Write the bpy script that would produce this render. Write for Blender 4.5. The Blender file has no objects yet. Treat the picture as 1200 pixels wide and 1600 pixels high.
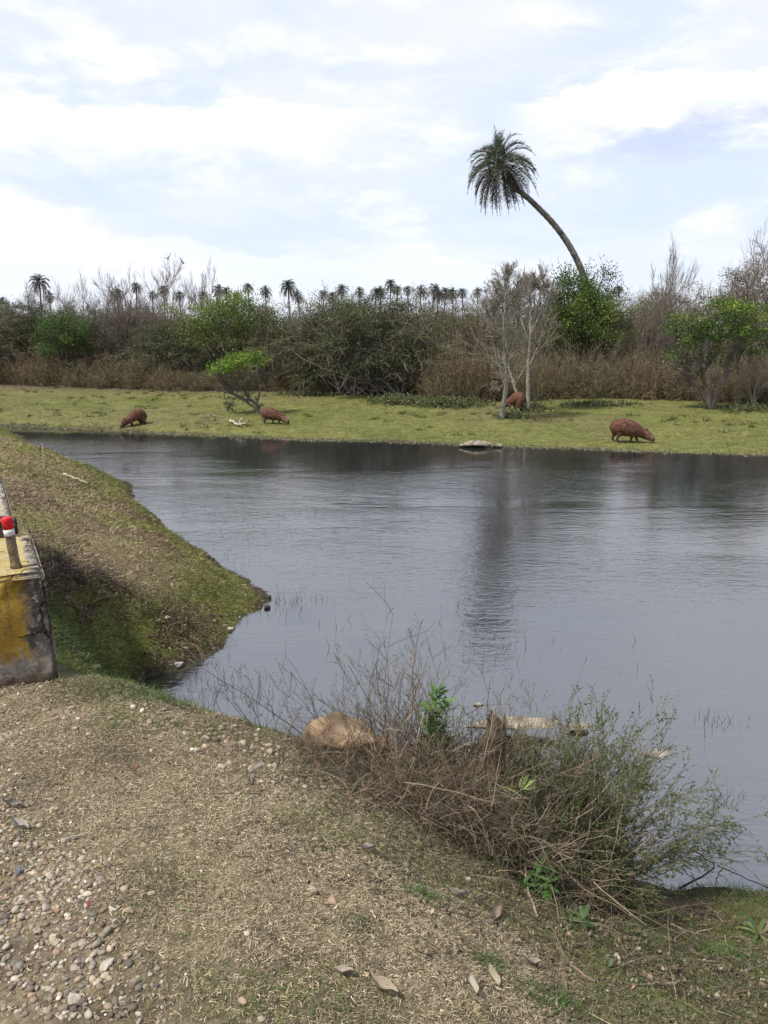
import bpy, bmesh, math, random
import numpy as np
from mathutils import Vector, Matrix

# ------------------------------------------------------------------ camera, sky, sun, exposure
PITCH = math.radians(13.5)
EYE = 3.0
FPX = 1210.0
sc = bpy.context.scene
col = sc.collection
cam_d = bpy.data.cameras.new("camera")
cam = bpy.data.objects.new("camera", cam_d)
col.objects.link(cam)
cam.location = (0, 0, EYE)
cam.rotation_euler = (math.pi / 2 - PITCH, 0, 0)
cam_d.sensor_fit = 'VERTICAL'
cam_d.sensor_height = 24
cam_d.lens = 24 * FPX / 1600.0
cam_d.clip_start = 0.05
cam_d.clip_end = 5000
sc.camera = cam
sc.render.resolution_x = 768
sc.render.resolution_y = 1024
sc.view_settings.view_transform = 'Standard'
sc.view_settings.look = 'None'
sc.view_settings.exposure = 0.2
sc.view_settings.gamma = 1.0
sc.render.engine = 'CYCLES'
cy = sc.cycles
cy.max_bounces = 5
cy.diffuse_bounces = 3
cy.glossy_bounces = 2
cy.transmission_bounces = 2
cy.transparent_max_bounces = 4
cy.use_denoising = True
cy.sample_clamp_indirect = 4.0
cy.caustics_reflective = False
cy.caustics_refractive = False

SUN_EL, SUN_AZ = math.radians(57), math.radians(-118)   # azimuth measured from +Y towards +X


class NT:
    """tiny helper for node graphs"""
    def __init__(s, tree):
        s.t = tree
        tree.nodes.clear()

    def n(s, typ, ins=None, **kw):
        nd = s.t.nodes.new(typ)
        for k, v in kw.items():
            setattr(nd, k, v)
        for k, v in (ins or {}).items():
            if isinstance(v, bpy.types.NodeSocket):
                s.t.links.new(v, nd.inputs[k])
            else:
                nd.inputs[k].default_value = v
        return nd

    def m(s, op, a, b=None, c=None, clamp=False):
        ins = {0: a}
        if b is not None:
            ins[1] = b
        if c is not None:
            ins[2] = c
        return s.n('ShaderNodeMath', ins, operation=op, use_clamp=clamp).outputs[0]

    def ss(s, v, a, b, lo=0.0, hi=1.0):
        return s.n('ShaderNodeMapRange', {0: v, 1: a, 2: b, 3: lo, 4: hi}, interpolation_type='SMOOTHSTEP').outputs[0]

    def mix(s, f, a, b, blend='MIX'):
        nd = s.n('ShaderNodeMix', data_type='RGBA', blend_type=blend)
        for i, v in ((0, f), (6, a), (7, b)):
            if isinstance(v, bpy.types.NodeSocket):
                s.t.links.new(v, nd.inputs[i])
            else:
                nd.inputs[i].default_value = (v if i == 0 else tuple(v) + (1,) if len(v) == 3 else v)
        return nd.outputs[2]

    def noise(s, vec, scale, detail=4, rough=0.55, dist=0.0, out=0):
        return s.n('ShaderNodeTexNoise', {'Vector': vec, 'Scale': scale, 'Detail': detail, 'Roughness': rough, 'Distortion': dist}).outputs[out]


def srgb(r, g, b):
    f = lambda c: (c / 255 / 12.92) if c / 255 <= 0.04045 else ((c / 255 + 0.055) / 1.055) ** 2.4
    return (f(r), f(g), f(b))


def build_world():
    w = bpy.data.worlds.new("World")
    sc.world = w
    w.use_nodes = True
    g = NT(w.node_tree)
    sky = g.n('ShaderNodeTexSky', sky_type='NISHITA', sun_disc=False, sun_elevation=SUN_EL,
              sun_rotation=SUN_AZ, air_density=1.0, dust_density=1.2, ozone_density=1.0)
    skyc = g.n('ShaderNodeVectorMath', {0: sky.outputs[0], 'Scale': 0.13}, operation='SCALE').outputs[0]
    d = g.n('ShaderNodeTexCoord').outputs['Generated']
    sep = g.n('ShaderNodeSeparateXYZ', {0: d})
    x, y, z = sep.outputs
    az = g.m('ARCTAN2', x, y)                 # radians, + to the right of the view
    el = g.m('ARCSINE', z)
    zc = g.m('ADD', g.m('MAXIMUM', z, 0.0), 0.13)
    flat = g.n('ShaderNodeCombineXYZ', {0: g.m('DIVIDE', x, zc), 1: g.m('DIVIDE', y, zc), 2: 0.3}).outputs[0]
    ang = g.n('ShaderNodeCombineXYZ', {0: g.m('MULTIPLY', az, 1.0), 1: g.m('MULTIPLY', el, 2.6), 2: 0.0}).outputs[0]
    big = g.noise(flat, 0.55, 5, 0.55, 0.4)
    med = g.noise(ang, 3.2, 7, 0.62, 0.5)
    fine = g.noise(ang, 9.0, 6, 0.6, 0.6)
    # veil of thin cloud over everything, thinner patches show pale blue
    veil = g.ss(g.m('ADD', g.m('MULTIPLY', big, 0.55), g.m('MULTIPLY', med, 0.55)), 0.44, 0.68)
    pale = (0.70, 0.79, 0.965)
    white = (1.02, 1.01, 1.03)
    base = g.mix(veil, pale, (0.88, 0.895, 0.985))
    base = g.mix(0.9, skyc, base)
    # cumulus bank with a crisp upper edge
    def bank(az0, az1, soft, el0, slope, amp, thick, seedoff, strength):
        off = g.n('ShaderNodeVectorMath', {0: ang, 1: (seedoff, 1.7 * seedoff, 0)}, operation='ADD').outputs[0]
        nz = g.noise(off, 11.0, 9, 0.6, 0.1)
        nz2 = g.noise(off, 2.2, 3, 0.5, 0.0)
        edge = g.m('ADD', g.m('MULTIPLY_ADD', az, slope, el0),
                   g.m('ADD', g.m('MULTIPLY', g.m('SUBTRACT', nz, 0.5), amp), g.m('MULTIPLY', g.m('SUBTRACT', nz2, 0.5), amp * 1.2)))
        dlt = g.m('SUBTRACT', edge, el)       # >0 below the top edge
        top = g.ss(dlt, 0.0, 0.011)
        low = g.ss(g.m('ADD', dlt, g.m('MULTIPLY', g.m('SUBTRACT', nz, 0.5), 0.05)), thick, thick * 0.2)
        inn = g.m('MULTIPLY', g.ss(az, az0, az0 + soft), g.ss(az, az1, az1 - soft))
        mk = g.m('MULTIPLY', g.m('MULTIPLY', top, low), inn)
        return g.m('MULTIPLY', mk, strength, clamp=True), nz
    b1, nz1 = bank(-0.62, 0.0, 0.10, 0.252, 0.03, 0.055, 0.085, 3.1, 1.0)
    b2, nz2 = bank(0.12, 0.75, 0.10, 0.250, 0.02, 0.085, 0.075, 7.7, 1.0)
    b3, nz3 = bank(-0.65, 0.3, 0.2, 0.10, -0.03, 0.08, 0.10, 12.3, 0.4)
    c = g.mix(b1, base, white)
    c = g.mix(b3, c, white)
    # grey-lilac belly under the right-hand cloud and soft lilac streaks
    sh = g.m('MULTIPLY', g.m('MULTIPLY', g.ss(el, 0.165, 0.20), g.ss(el, 0.245, 0.215)), g.ss(az, 0.18, 0.34))
    sh = g.m('MULTIPLY', sh, g.ss(nz2, 0.35, 0.6))
    c = g.mix(b2, c, white)
    c = g.mix(g.m('MULTIPLY', sh, 0.8), c, (0.58, 0.64, 0.92))
    streak = g.m('MULTIPLY', g.ss(fine, 0.52, 0.72), g.ss(med, 0.45, 0.62))
    c = g.mix(g.m('MULTIPLY', streak, 0.28), c, (0.72, 0.76, 0.95))
    wl = g.m('MULTIPLY', g.ss(g.noise(ang, 5.0, 9, 0.6, 0.15), 0.46, 0.62), g.ss(med, 0.40, 0.56))
    c = g.mix(g.m('MULTIPLY', wl, g.ss(el, 0.42, 0.25, 0.3, 0.7)), c, white)
    c = g.mix(g.m('MULTIPLY', g.ss(el, 0.14, 0.0), .8), c, (0.80, 0.87, 0.99))
    c = g.mix(g.m('MULTIPLY', g.ss(el, 0.50, 0.95), .95), c, (0.42, 0.46, 0.61))  # sky overhead, out of view, darkened to dim reflections in near water
    bg = g.n('ShaderNodeBackground', {0: c, 1: 1.0})
    g.n('ShaderNodeOutputWorld', {0: bg.outputs[0]})


build_world()
sun_d = bpy.data.lights.new("sun", 'SUN')
sun_d.energy = 4.4
sun_d.angle = math.radians(5)
sun_d.color = (1.0, 0.95, 0.87)
sun = bpy.data.objects.new("sun", sun_d)
sv = Vector((math.sin(SUN_AZ) * math.cos(SUN_EL), math.cos(SUN_AZ) * math.cos(SUN_EL), math.sin(SUN_EL)))
sun.rotation_euler = sv.to_track_quat('Z', 'Y').to_euler()
sun.location = (0, 0, 30)
col.objects.link(sun)

# ------------------------------------------------------------------ helpers
rng = np.random.default_rng(11)


def pix(px, py, z=None, Y=None):
    """point of the world seen at a pixel of the photograph, at height z or at distance Y"""
    dx, dy = (px - 600) / FPX, (800 - py) / FPX
    d = np.array([dx, math.cos(PITCH) + dy * math.sin(PITCH), -math.sin(PITCH) + dy * math.cos(PITCH)])
    t = (z - EYE) / d[2] if z is not None else Y / d[1]
    return np.array([0, 0, EYE]) + d * t


def topix(P):
    P = np.asarray(P, float)
    v = P - np.array([0, 0, EYE])
    dep = v[..., 1] * math.cos(PITCH) - v[..., 2] * math.sin(PITCH)
    up = v[..., 1] * math.sin(PITCH) + v[..., 2] * math.cos(PITCH)
    dep = np.maximum(dep, 1e-3)
    return 600 + FPX * v[..., 0] / dep, 800 - FPX * up / dep


def nrm(v):
    return v / np.maximum(np.linalg.norm(v, axis=-1, keepdims=True), 1e-9)


class Geo:
    """collects vertices, faces and colours and makes ONE mesh of them"""
    def __init__(s):
        s.V, s.Q, s.T, s.C, s.n = [], [], [], [], 0

    def add(s, V, F, C):
        V = np.asarray(V, float).reshape(-1, 3)
        F = np.asarray(F, int)
        C = np.asarray(C, float)
        if C.ndim == 1:
            C = np.tile(C, (len(V), 1))
        s.V.append(V)
        s.C.append(C[:, :3])
        (s.Q if F.shape[1] == 4 else s.T).append(F + s.n)
        s.n += len(V)
        return s

    def mesh(s, name, mat, smooth=False):
        V = np.concatenate(s.V)
        C = np.concatenate(s.C)
        Q = np.concatenate(s.Q) if s.Q else np.zeros((0, 4), int)
        T = np.concatenate(s.T) if s.T else np.zeros((0, 3), int)
        me = bpy.data.meshes.new(name)
        me.vertices.add(len(V))
        me.vertices.foreach_set('co', V.astype(np.float32).ravel())
        loops = np.concatenate([Q.ravel(), T.ravel()]).astype(np.int32)
        me.loops.add(len(loops))
        me.loops.foreach_set('vertex_index', loops)
        me.polygons.add(len(Q) + len(T))
        starts = np.concatenate([np.arange(len(Q)) * 4, len(Q) * 4 + np.arange(len(T)) * 3]).astype(np.int32)
        me.polygons.foreach_set('loop_start', starts)
        if smooth:
            me.polygons.foreach_set('use_smooth', np.ones(len(Q) + len(T), bool))
        me.update(calc_edges=True)
        a = me.color_attributes.new('Col', 'FLOAT_COLOR', 'POINT')
        a.data.foreach_set('color', np.concatenate([C, np.ones((len(C), 1))], 1).astype(np.float32).ravel())
        me.materials.append(mat)
        return me

    def obj(s, name, mat, parent=None, smooth=False, loc=None):
        o = bpy.data.objects.new(name, s.mesh(name, mat, smooth))
        col.objects.link(o)
        if parent is not None:
            o.parent = parent
        if loc is not None:
            o.location = loc
        return o


def tag(o, label=None, cat=None, group=None, kind=None):
    for k, v in (('label', label), ('category', cat), ('group', group), ('kind', kind)):
        if v:
            o[k] = v
    return o


def empty(name, loc=(0, 0, 0), rz=0.0):
    o = bpy.data.objects.new(name, None)
    o.empty_display_size = 0.2
    col.objects.link(o)
    o.location = loc
    o.rotation_euler = (0, 0, rz)
    return o


def copy_tree(o, parent=None):
    c = o.copy()
    col.objects.link(c)
    c.parent = parent
    for ch in list(o.children):
        copy_tree(ch, c)
    return c


def jit(c, n, s=0.25, hue=0.025):
    """n colours varied round c"""
    c = np.asarray(c, float)
    k = np.exp(rng.normal(0, s, (n, 1)))
    return np.clip(c * k * (1 + rng.normal(0, hue, (n, 3))), 0.003, 0.9)


def pal(cols, n, s=0.2, hue=0.05, w=None):
    cols = np.asarray(cols, float)
    i = rng.choice(len(cols), n, p=w)
    k = np.exp(rng.normal(0, s, (n, 1)))
    return np.clip(cols[i] * k * (1 + rng.normal(0, hue, (n, 3))), 0.003, 0.9)


def tubes(g, P, R, s, C):
    """P (B,k,3) polylines, R (B,k) radii, s sides, C (B,3) colours"""
    B, k, _ = P.shape
    T = nrm(np.gradient(P, axis=1))
    ref = np.where(np.abs(T[:, :1, 2:3]) > 0.85, np.array([1.0, 0, 0]), np.array([0, 0, 1.0]))
    ref = np.broadcast_to(ref, T.shape)
    N = nrm(np.cross(T, ref))
    Bn = np.cross(T, N)
    a = np.arange(s) * 2 * math.pi / s
    off = N[:, :, None, :] * np.cos(a)[None, None, :, None] + Bn[:, :, None, :] * np.sin(a)[None, None, :, None]
    V = P[:, :, None, :] + off * R[:, :, None, None]
    idx = np.arange(B * k * s).reshape(B, k, s)
    F = np.stack([idx[:, :-1, :], np.roll(idx, -1, 2)[:, :-1, :], np.roll(idx, -1, 2)[:, 1:, :], idx[:, 1:, :]], -1).reshape(-1, 4)
    Cc = np.repeat(C, k * s, 0) if len(C) == B else np.tile(C, (B * k * s, 1))
    g.add(V, F, Cc)


def stems(base, d, L, k=5, droop=0.0, wig=0.15, curl=None, floor=None):
    """polylines growing from base along d with random wander; droop>0 bends down, <0 bends up"""
    B = len(base)
    P = np.zeros((B, k, 3))
    P[:, 0] = base
    d = nrm(d)
    st = (L / (k - 1))[:, None]
    for i in range(1, k):
        d = d + rng.normal(0, wig, (B, 3))
        d[:, 2] -= (droop if np.isscalar(droop) else droop)
        if curl is not None:
            d = d + curl
        d = nrm(d)
        P[:, i] = P[:, i - 1] + d * st
        if floor is not None:
            P[:, i, 2] = np.maximum(P[:, i, 2], floor)
    return P


def taper(r0, k, end=0.35):
    return r0[:, None] * np.linspace(1, end, k)[None, :]


def sprout(P, n, t0, t1, ang, Lr, up=0.0, k=4, wig=0.12, droop=0.0, angsd=0.25):
    """n children per polyline; returns polylines (B*n,k,3), parent index and t"""
    B, kk, _ = P.shape
    pi = np.repeat(np.arange(B), n)
    t = rng.uniform(t0, t1, len(pi))
    f = t * (kk - 1)
    i = np.minimum(f.astype(int), kk - 2)
    fr = (f - i)[:, None]
    a, b = P[pi, i], P[pi, i + 1]
    base = a * (1 - fr) + b * fr
    T = nrm(b - a)
    r = rng.normal(0, 1, (len(pi), 3))
    perp = nrm(r - (r * T).sum(1, keepdims=True) * T)
    an = ang * np.exp(rng.normal(0, angsd, (len(pi), 1)))
    d = T * np.cos(an) + perp * np.sin(an)
    d[:, 2] += up
    plen = np.linalg.norm(P[:, -1] - P[:, 0], axis=1)[pi]
    L = plen * Lr * rng.uniform(0.55, 1.25, len(pi)) * (1.15 - 0.6 * t)
    return stems(base, d, L, k, droop, wig), pi, t


def leaves(g, pos, size, C, asp=0.45, up=None, dirs=None):
    """one pointed four-cornered leaf at each position"""
    n = len(pos)
    size = np.broadcast_to(size, (n,))[:, None]
    D = nrm(rng.normal(0, 1, (n, 3))) if dirs is None else nrm(dirs + rng.normal(0, 0.3, (n, 3)))
    r = rng.normal(0, 1, (n, 3)) if up is None else rng.normal(0, 0.5, (n, 3)) + np.array([0, 0, up])
    W = nrm(np.cross(D, r))
    N = np.cross(D, W)
    mid = pos + D * size * 0.45 + N * size * 0.06
    V = np.stack([pos, mid + W * size * asp * 0.5, pos + D * size, mid - W * size * asp * 0.5], 1)
    F = np.arange(n * 4).reshape(n, 4)
    g.add(V, F, np.repeat(C, 4, 0))


def blades(g, base, d, L, w, droop, C, k=3, floor=None):
    """curved tapering ribbons"""
    n = len(base)
    P = stems(base, d, L, k, droop, 0.12, None, floor)
    T = nrm(P[:, -1] - P[:, 0])
    r = rng.normal(0, 1, (n, 3))
    W = nrm(np.cross(T, r))
    ws = (w[:, None] if not np.isscalar(w) else np.full((n, 1), w)) * np.linspace(1, 0.15, k)[None, :] * 0.5
    V = np.stack([P + W[:, None, :] * ws[..., None], P - W[:, None, :] * ws[..., None]], 2)
    idx = np.arange(n * k * 2).reshape(n, k, 2)
    F = np.stack([idx[:, :-1, 0], idx[:, :-1, 1], idx[:, 1:, 1], idx[:, 1:, 0]], -1).reshape(-1, 4)
    g.add(V, F, np.repeat(C, k * 2, 0))


def vnoise(x, y, s, seed=0):
    """smooth value noise 0..1"""
    x = np.asarray(x, float) * s + seed * 17.3
    y = np.asarray(y, float) * s + seed * 9.1
    xi, yi = np.floor(x).astype(int), np.floor(y).astype(int)
    fx, fy = x - xi, y - yi
    fx, fy = fx * fx * (3 - 2 * fx), fy * fy * (3 - 2 * fy)
    def h(a, b):
        v = np.sin(a * 127.1 + b * 311.7 + seed * 74.7) * 43758.5453
        return v - np.floor(v)
    return (h(xi, yi) * (1 - fx) + h(xi + 1, yi) * fx) * (1 - fy) + (h(xi, yi + 1) * (1 - fx) + h(xi + 1, yi + 1) * fx) * fy


def fbm(x, y, s, seed=0, o=4):
    v, a, t = 0, 1.0, 0
    for i in range(o):
        v = v + a * vnoise(x, y, s * 2 ** i, seed + i)
        t += a
        a *= 0.5
    return v / t


def sstep(x, a, b):
    t = np.clip((x - a) / (b - a), 0, 1)
    return t * t * (3 - 2 * t)


# ------------------------------------------------------------------ materials
def mat_attr(name, rough=0.85, transl=0.0, nscale=0.0, namp=0.3, bump=0.0, bscale=60.0, spec=0.25):
    m = bpy.data.materials.new(name)
    m.use_nodes = True
    g = NT(m.node_tree)
    c = g.n('ShaderNodeAttribute', attribute_name='Col').outputs['Color']
    oc = g.n('ShaderNodeTexCoord').outputs['Object']
    if nscale:
        f = g.noise(oc, nscale, 5, 0.6)
        k = g.ss(f, 0.3, 0.7, 1 - namp, 1 + namp)
        c = g.n('ShaderNodeVectorMath', {0: c, 'Scale': k}, operation='SCALE').outputs[0]
    ins = {'Base Color': c, 'Roughness': rough, 'Specular IOR Level': spec}
    if bump:
        hb = g.noise(oc, bscale, 5, 0.65)
        ins['Normal'] = g.n('ShaderNodeBump', {'Height': hb, 'Strength': 1.0, 'Distance': bump}).outputs[0]
    b = g.n('ShaderNodeBsdfPrincipled', ins).outputs[0]
    if transl:
        t = g.n('ShaderNodeBsdfTranslucent', {0: c}).outputs[0]
        b = g.n('ShaderNodeMixShader', {0: transl, 1: b, 2: t}).outputs[0]
    g.n('ShaderNodeOutputMaterial', {0: b})
    return m


M_LEAF = mat_attr('foliage', 0.6, 0.3)
M_BARK = mat_attr('bark', 0.9, 0, 14, 0.4, 0.01, 40)
M_TWIG = mat_attr('twig', 0.85)
M_GRASS = mat_attr('grass_blade', 0.7, 0.25)
M_STONE = mat_attr('pebble', 0.7, 0, 30, 0.25, 0.002, 120)
M_ROCK = mat_attr('rock', 0.9, 0, 9, 0.45, 0.02, 22)
M_FUR = mat_attr('fur', 0.7, 0, 13, 0.5, 0.02, 55, 0.3)
# ------------------------------------------------------------------ the lie of the land
far_px = [(-160, 655), (0, 664), (20, 667), (100, 670), (200, 675), (300, 680), (400, 684), (480, 688), (600, 690), (700, 694), (760, 698), (900, 701), (1000, 706), (1200, 712), (1330, 716)]
left_px = [(200, 1068), (230, 1058), (290, 1042), (335, 1022), (352, 1005), (362, 985), (398, 957), (418, 938), (392, 908), (350, 888), (310, 862), (270, 830), (238, 806), (210, 785), (203, 762), (170, 745), (112, 730), (62, 708), (25, 680), (-60, 668)]
far_s = [tuple(pix(a, b, z=0)[:2]) for a, b in far_px]
left_s = [tuple(pix(a, b, z=0)[:2]) for a, b in left_px]
near_s = [(60, 12), (60, -20), (20, -2), (6, 2.9), (3.2, 3.45)] + \
         [tuple(pix(a, b, z=0)[:2]) for a, b in [(1200, 1392), (1120, 1386), (1050, 1396), (1000, 1380)]] + \
         [(1.15, 3.8), (0.9, 4.0), (0.6, 4.2), (0.2, 4.38), (-0.3, 4.5), (-0.8, 4.6), (-1.3, 4.8), (-1.7, 5.2), (-2.0, 5.7)]
POLY = np.array(far_s + near_s + left_s)


def sdist(x, y):
    """signed distance to the water's edge, positive on land (vectorised)"""
    x = np.asarray(x, float)
    y = np.asarray(y, float)
    d = np.full(x.shape, 1e9)
    ins = np.zeros(x.shape, bool)
    n = len(POLY)
    for i in range(n):
        ax, ay = POLY[i]
        bx, by = POLY[(i + 1) % n]
        ex, ey = bx - ax, by - ay
        t = np.clip(((x - ax) * ex + (y - ay) * ey) / (ex * ex + ey * ey + 1e-12), 0, 1)
        d = np.minimum(d, np.hypot(x - ax - t * ex, y - ay - t * ey))
        c = ((ay > y) != (by > y))
        with np.errstate(divide='ignore', invalid='ignore'):
            xx = (bx - ax) * (y - ay) / (by - ay + 1e-15) + ax
        ins ^= (c & (x < xx))
    return np.where(ins, -d, d)


CP = np.array([
    (-6, -5, 1.35), (0, -5, 1.35), (0, 0, 1.35), (-3, 0, 1.35), (3, -3, 1.3), (-3, 3, 1.38), (-1.6, 3.3, 1.35), (-2.2, 3.9, 1.35),
    (-1.3, 3.55, 1.28), (-.9, 3.25, 1.25), (-.5, 3.05, 1.2), (-1.5, 2, 1.38), (0, 1.5, 1.35), (0, 2.2, 1.25), (0, 3.0, 1.05), (.42, 2.1, 1.05), (.6, 3.0, .68),
    (.6, 3.5, .42), (1.0, 1.5, 1.0), (1.3, 2.15, .72), (1.5, 3.0, .28), (2.1, 3.0, .28), (1.0, 2.9, .52), (3, 1, .8), (6, 0, .8), (6, 2, .4),
    (-.2, 3.7, .8), (-.9, 4.0, .7), (-1.6, 4.2, .9), (-2.0, 4.9, .8), (0, 4.1, .35),
    (-3.2, 6, 1.33), (-4, 6, 1.36), (-4.6, 8.5, 1.32), (-6, 11, 1.25), (-10, 16, 1.1), (-16, 22, .9), (-8, 10, 1.38), (-14, 14, 1.35), (-30, 30, 1),
    (-2.8, 5.4, 1.3), (-2.9, 6.3, 1.1), (-2.35, 5.9, .5), (-2.65, 6.3, .92), (-2.9, 7.2, .85), (-2.4, 7.5, .5), (-3.5, 8, .95), (-3.0, 9.5, .5), (-5, 11, .85), (-6, 14, .5), (-9, 18, .5),
    (-20, 30, .4), (0, 22, .12), (0, 28, .3), (0, 35, .45), (15, 20, .12), (15, 28, .35), (30, 30, .4), (-10, 26, .2),
    (0, 60, .6), (60, 60, .6), (-60, 60, .7), (0, 200, 1.0), (200, 200, 1.0), (-200, 200, 1.0), (-200, 0, 1.2), (200, 0, 1.0), (0, -100, 1.3)], float)


def _kern(r):
    return np.sqrt(r * r + 0.09)


_A = _kern(np.hypot(CP[:, None, 0] - CP[None, :, 0], CP[:, None, 1] - CP[None, :, 1])) - 0.02 * np.eye(len(CP))
_n = len(CP)
_S = np.zeros((_n + 1, _n + 1))
_S[:_n, :_n] = _A
_S[:_n, _n] = 1
_S[_n, :_n] = 1
_W = np.linalg.solve(_S, np.concatenate([CP[:, 2], [0]]))


def ground_z(x, y):
    x = np.asarray(x, float)
    y = np.asarray(y, float)
    sh = x.shape
    x, y = x.ravel(), y.ravel()
    L = np.full(x.shape, _W[-1])
    for i in range(_n):
        L += _W[i] * _kern(np.hypot(x - CP[i, 0], y - CP[i, 1]))
    L = np.clip(L, 0.05, 1.6)
    sd = sdist(x, y)
    sd = sd + (fbm(x, y, 1.6, 3) - 0.5) * np.clip(0.03 + 0.03 * np.hypot(x, y), 0, 0.6) + (fbm(x, y, 7, 13, 3) - .5) * .10 * np.clip((np.hypot(x, y) - 4) / 3, 0, 1)
    w = np.clip(0.4 + 0.03 * y, 0.4, 1.5)
    z = np.where(sd > 0, L * (0.0 + sstep(sd, 0, w) * 0.85 + 0.15 * sstep(sd, 0, 0.15)), -0.4 * sstep(-sd, -0.05, 1.0))
    near = np.clip((14 - np.hypot(x, y)) / 10, 0, 1)
    bumpy = (fbm(x, y, 3.2, 8) - 0.5) * 0.07 * near + (fbm(x, y, 13, 21, 3) - 0.5) * 0.025 * near + (fbm(x, y, 0.7, 5) - 0.5) * 0.10 * np.clip(y / 20, 0, 1)
    z = z + np.where(sd > 0, bumpy * sstep(sd, 0, 0.5), 0)
    return z.reshape(sh)


def gz(x, y):
    return float(ground_z(np.array([x]), np.array([y]))[0])


def on_ground(px, py):
    """first point of the land met by the line of sight through a pixel"""
    u = pix(px, py, Y=1.0) - np.array([0, 0, EYE])
    t = 1.2 * (70 / 1.2) ** np.linspace(0, 1, 900)
    P = np.array([0, 0, EYE]) + u[None] * t[:, None]
    h = np.maximum(ground_z(P[:, 0], P[:, 1]), 0.0)
    k = np.nonzero(P[:, 2] <= h)[0]
    i = k[0] if len(k) else -1
    return np.array([P[i, 0], P[i, 1], h[i]])


STRAW, DIRT, SOIL = np.array([.185, .15, .094]), np.array([.15, .12, .078]), np.array([.10, .078, .052])
MOSS, MEADOW, LITTER = np.array([.125, .13, .036]), np.array([.138, .142, .043]), np.array([.125, .085, .058])


def lerp(a, b, t):
    return a * (1 - t[..., None]) + b * t[..., None]


def ground_col(x, y, sd=None):
    """the ground's own colour: bare dirt and straw near, green turf by the water, meadow beyond"""
    if sd is None:
        sd = sdist(x, y)
    n1, n2, n3 = fbm(x, y, 0.9, 31), fbm(x, y, 3.5, 32), fbm(x, y, 0.35, 33)
    c = lerp(np.broadcast_to(STRAW, x.shape + (3,)), np.broadcast_to(DIRT, x.shape + (3,)), sstep(n2, .35, .65))
    # damp dark soil on the near slope to the right
    c = lerp(c, SOIL[None], sstep(x - 0.35 * (3.2 - y), 0.15, 1.1) * (y < 5) * sstep(n2, .1, .6) * .9)
    c = lerp(c, np.array([.10, .092, .045])[None], sstep(x, 0.2, 1.2) * sstep(n1, .5, .62) * (y < 5) * .6)
    # left embankment
    lb = (y > 4.2) & (y < 24) & (x < 1)
    lbc = lerp(np.broadcast_to(np.array([.19, .155, .085]), x.shape + (3,)), MOSS[None], sstep(n1 - 0.16 * sd, .06, .38))
    lbc = lerp(lbc, LITTER[None], sstep(fbm(x + y, y - x, 1.1, 41), .58, .68) * .8)
    lbc = lerp(lbc, MOSS[None], sstep(sd, .9, .2))
    c = np.where(lb[..., None], lbc, c)
    far = sstep(y, 17, 20)
    m = lerp(np.broadcast_to(MEADOW, x.shape + (3,)), np.array([.15, .135, .055])[None], sstep(n3, .42, .62) * .75)
    m = lerp(m, np.array([.10, .115, .028])[None], sstep(n1, .52, .7) * .7)
    m = lerp(m, SOIL[None] * 1.1, sstep(y - 0.12 * np.abs(x - 10), 29, 33))
    far = np.where((y > 17.2) & (sd > 0) & (x > -14 + 0 * y), 1.0, far)
    c = lerp(c, m, np.where(y > 17.2, 1.0, 0.0) * np.where((x < -5 - (y - 14) * .62 + 0) & (y < 24), 0.0, 1.0))
    c = lerp(c, np.array([.075, .062, .042])[None], sstep(sd, .16, .03) * sstep(fbm(x, y, 1.4, 35), .35, .5) * (y < 17))
    c = lerp(c, np.array([.045, .038, .025])[None], sstep(sd, 0.05, -.05))
    return c


def axis(fine0, fine1, step, growth, lo, hi):
    a = list(np.arange(fine0, fine1 + 1e-6, step))
    s, v = step, fine1
    while v < hi:
        s *= growth
        v += s
        a.append(v)
    s, v = step, fine0
    while v > lo:
        s *= growth
        v -= s
        a.insert(0, v)
    return np.array(a)


gx = axis(-3.4, 3.2, 0.035, 1.035, -1500, 1500)
gy = axis(1.0, 8.0, 0.035, 1.022, -60, 2500)
X, Y = np.meshgrid(gx, gy)
Z = ground_z(X, Y)
SD = sdist(X, Y)
Cg = ground_col(X, Y, SD)
ny, nx = X.shape
I = np.arange(ny * nx).reshape(ny, nx)
F = np.stack([I[:-1, :-1], I[:-1, 1:], I[1:, 1:], I[1:, :-1]], -1).reshape(-1, 4)


def mat_ground():
    m = bpy.data.materials.new('earth')
    m.use_nodes = True
    g = NT(m.node_tree)
    c = g.n('ShaderNodeAttribute', attribute_name='Col').outputs['Color']
    oc = g.n('ShaderNodeTexCoord').outputs['Object']
    n1 = g.noise(oc, 38, 6, 0.7)
    n2 = g.noise(oc, 6, 5, 0.65, 0.6)
    n3 = g.noise(oc, 1.7, 5, 0.6)
    k = g.m('MULTIPLY', g.ss(n1, 0.3, 0.7, 0.6, 1.4), g.m('MULTIPLY', g.ss(n2, 0.3, 0.7, 0.7, 1.25), g.ss(n3, 0.3, 0.7, 0.85, 1.15)))
    c = g.n('ShaderNodeVectorMath', {0: c, 'Scale': k}, operation='SCALE').outputs[0]
    hb = g.m('ADD', g.m('MULTIPLY', n1, 0.012), g.m('MULTIPLY', n2, 0.05))
    bp = g.n('ShaderNodeBump', {'Height': hb, 'Strength': 0.9, 'Distance': 1.0}).outputs[0]
    b = g.n('ShaderNodeBsdfPrincipled', {'Base Color': c, 'Roughness': 0.95, 'Specular IOR Level': 0.15, 'Normal': bp}).outputs[0]
    g.n('ShaderNodeOutputMaterial', {0: b})
    return m


tag(Geo().add(np.stack([X, Y, Z], -1), F, Cg.reshape(-1, 3)).obj('ground', mat_ground(), smooth=True), kind='structure')


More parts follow.
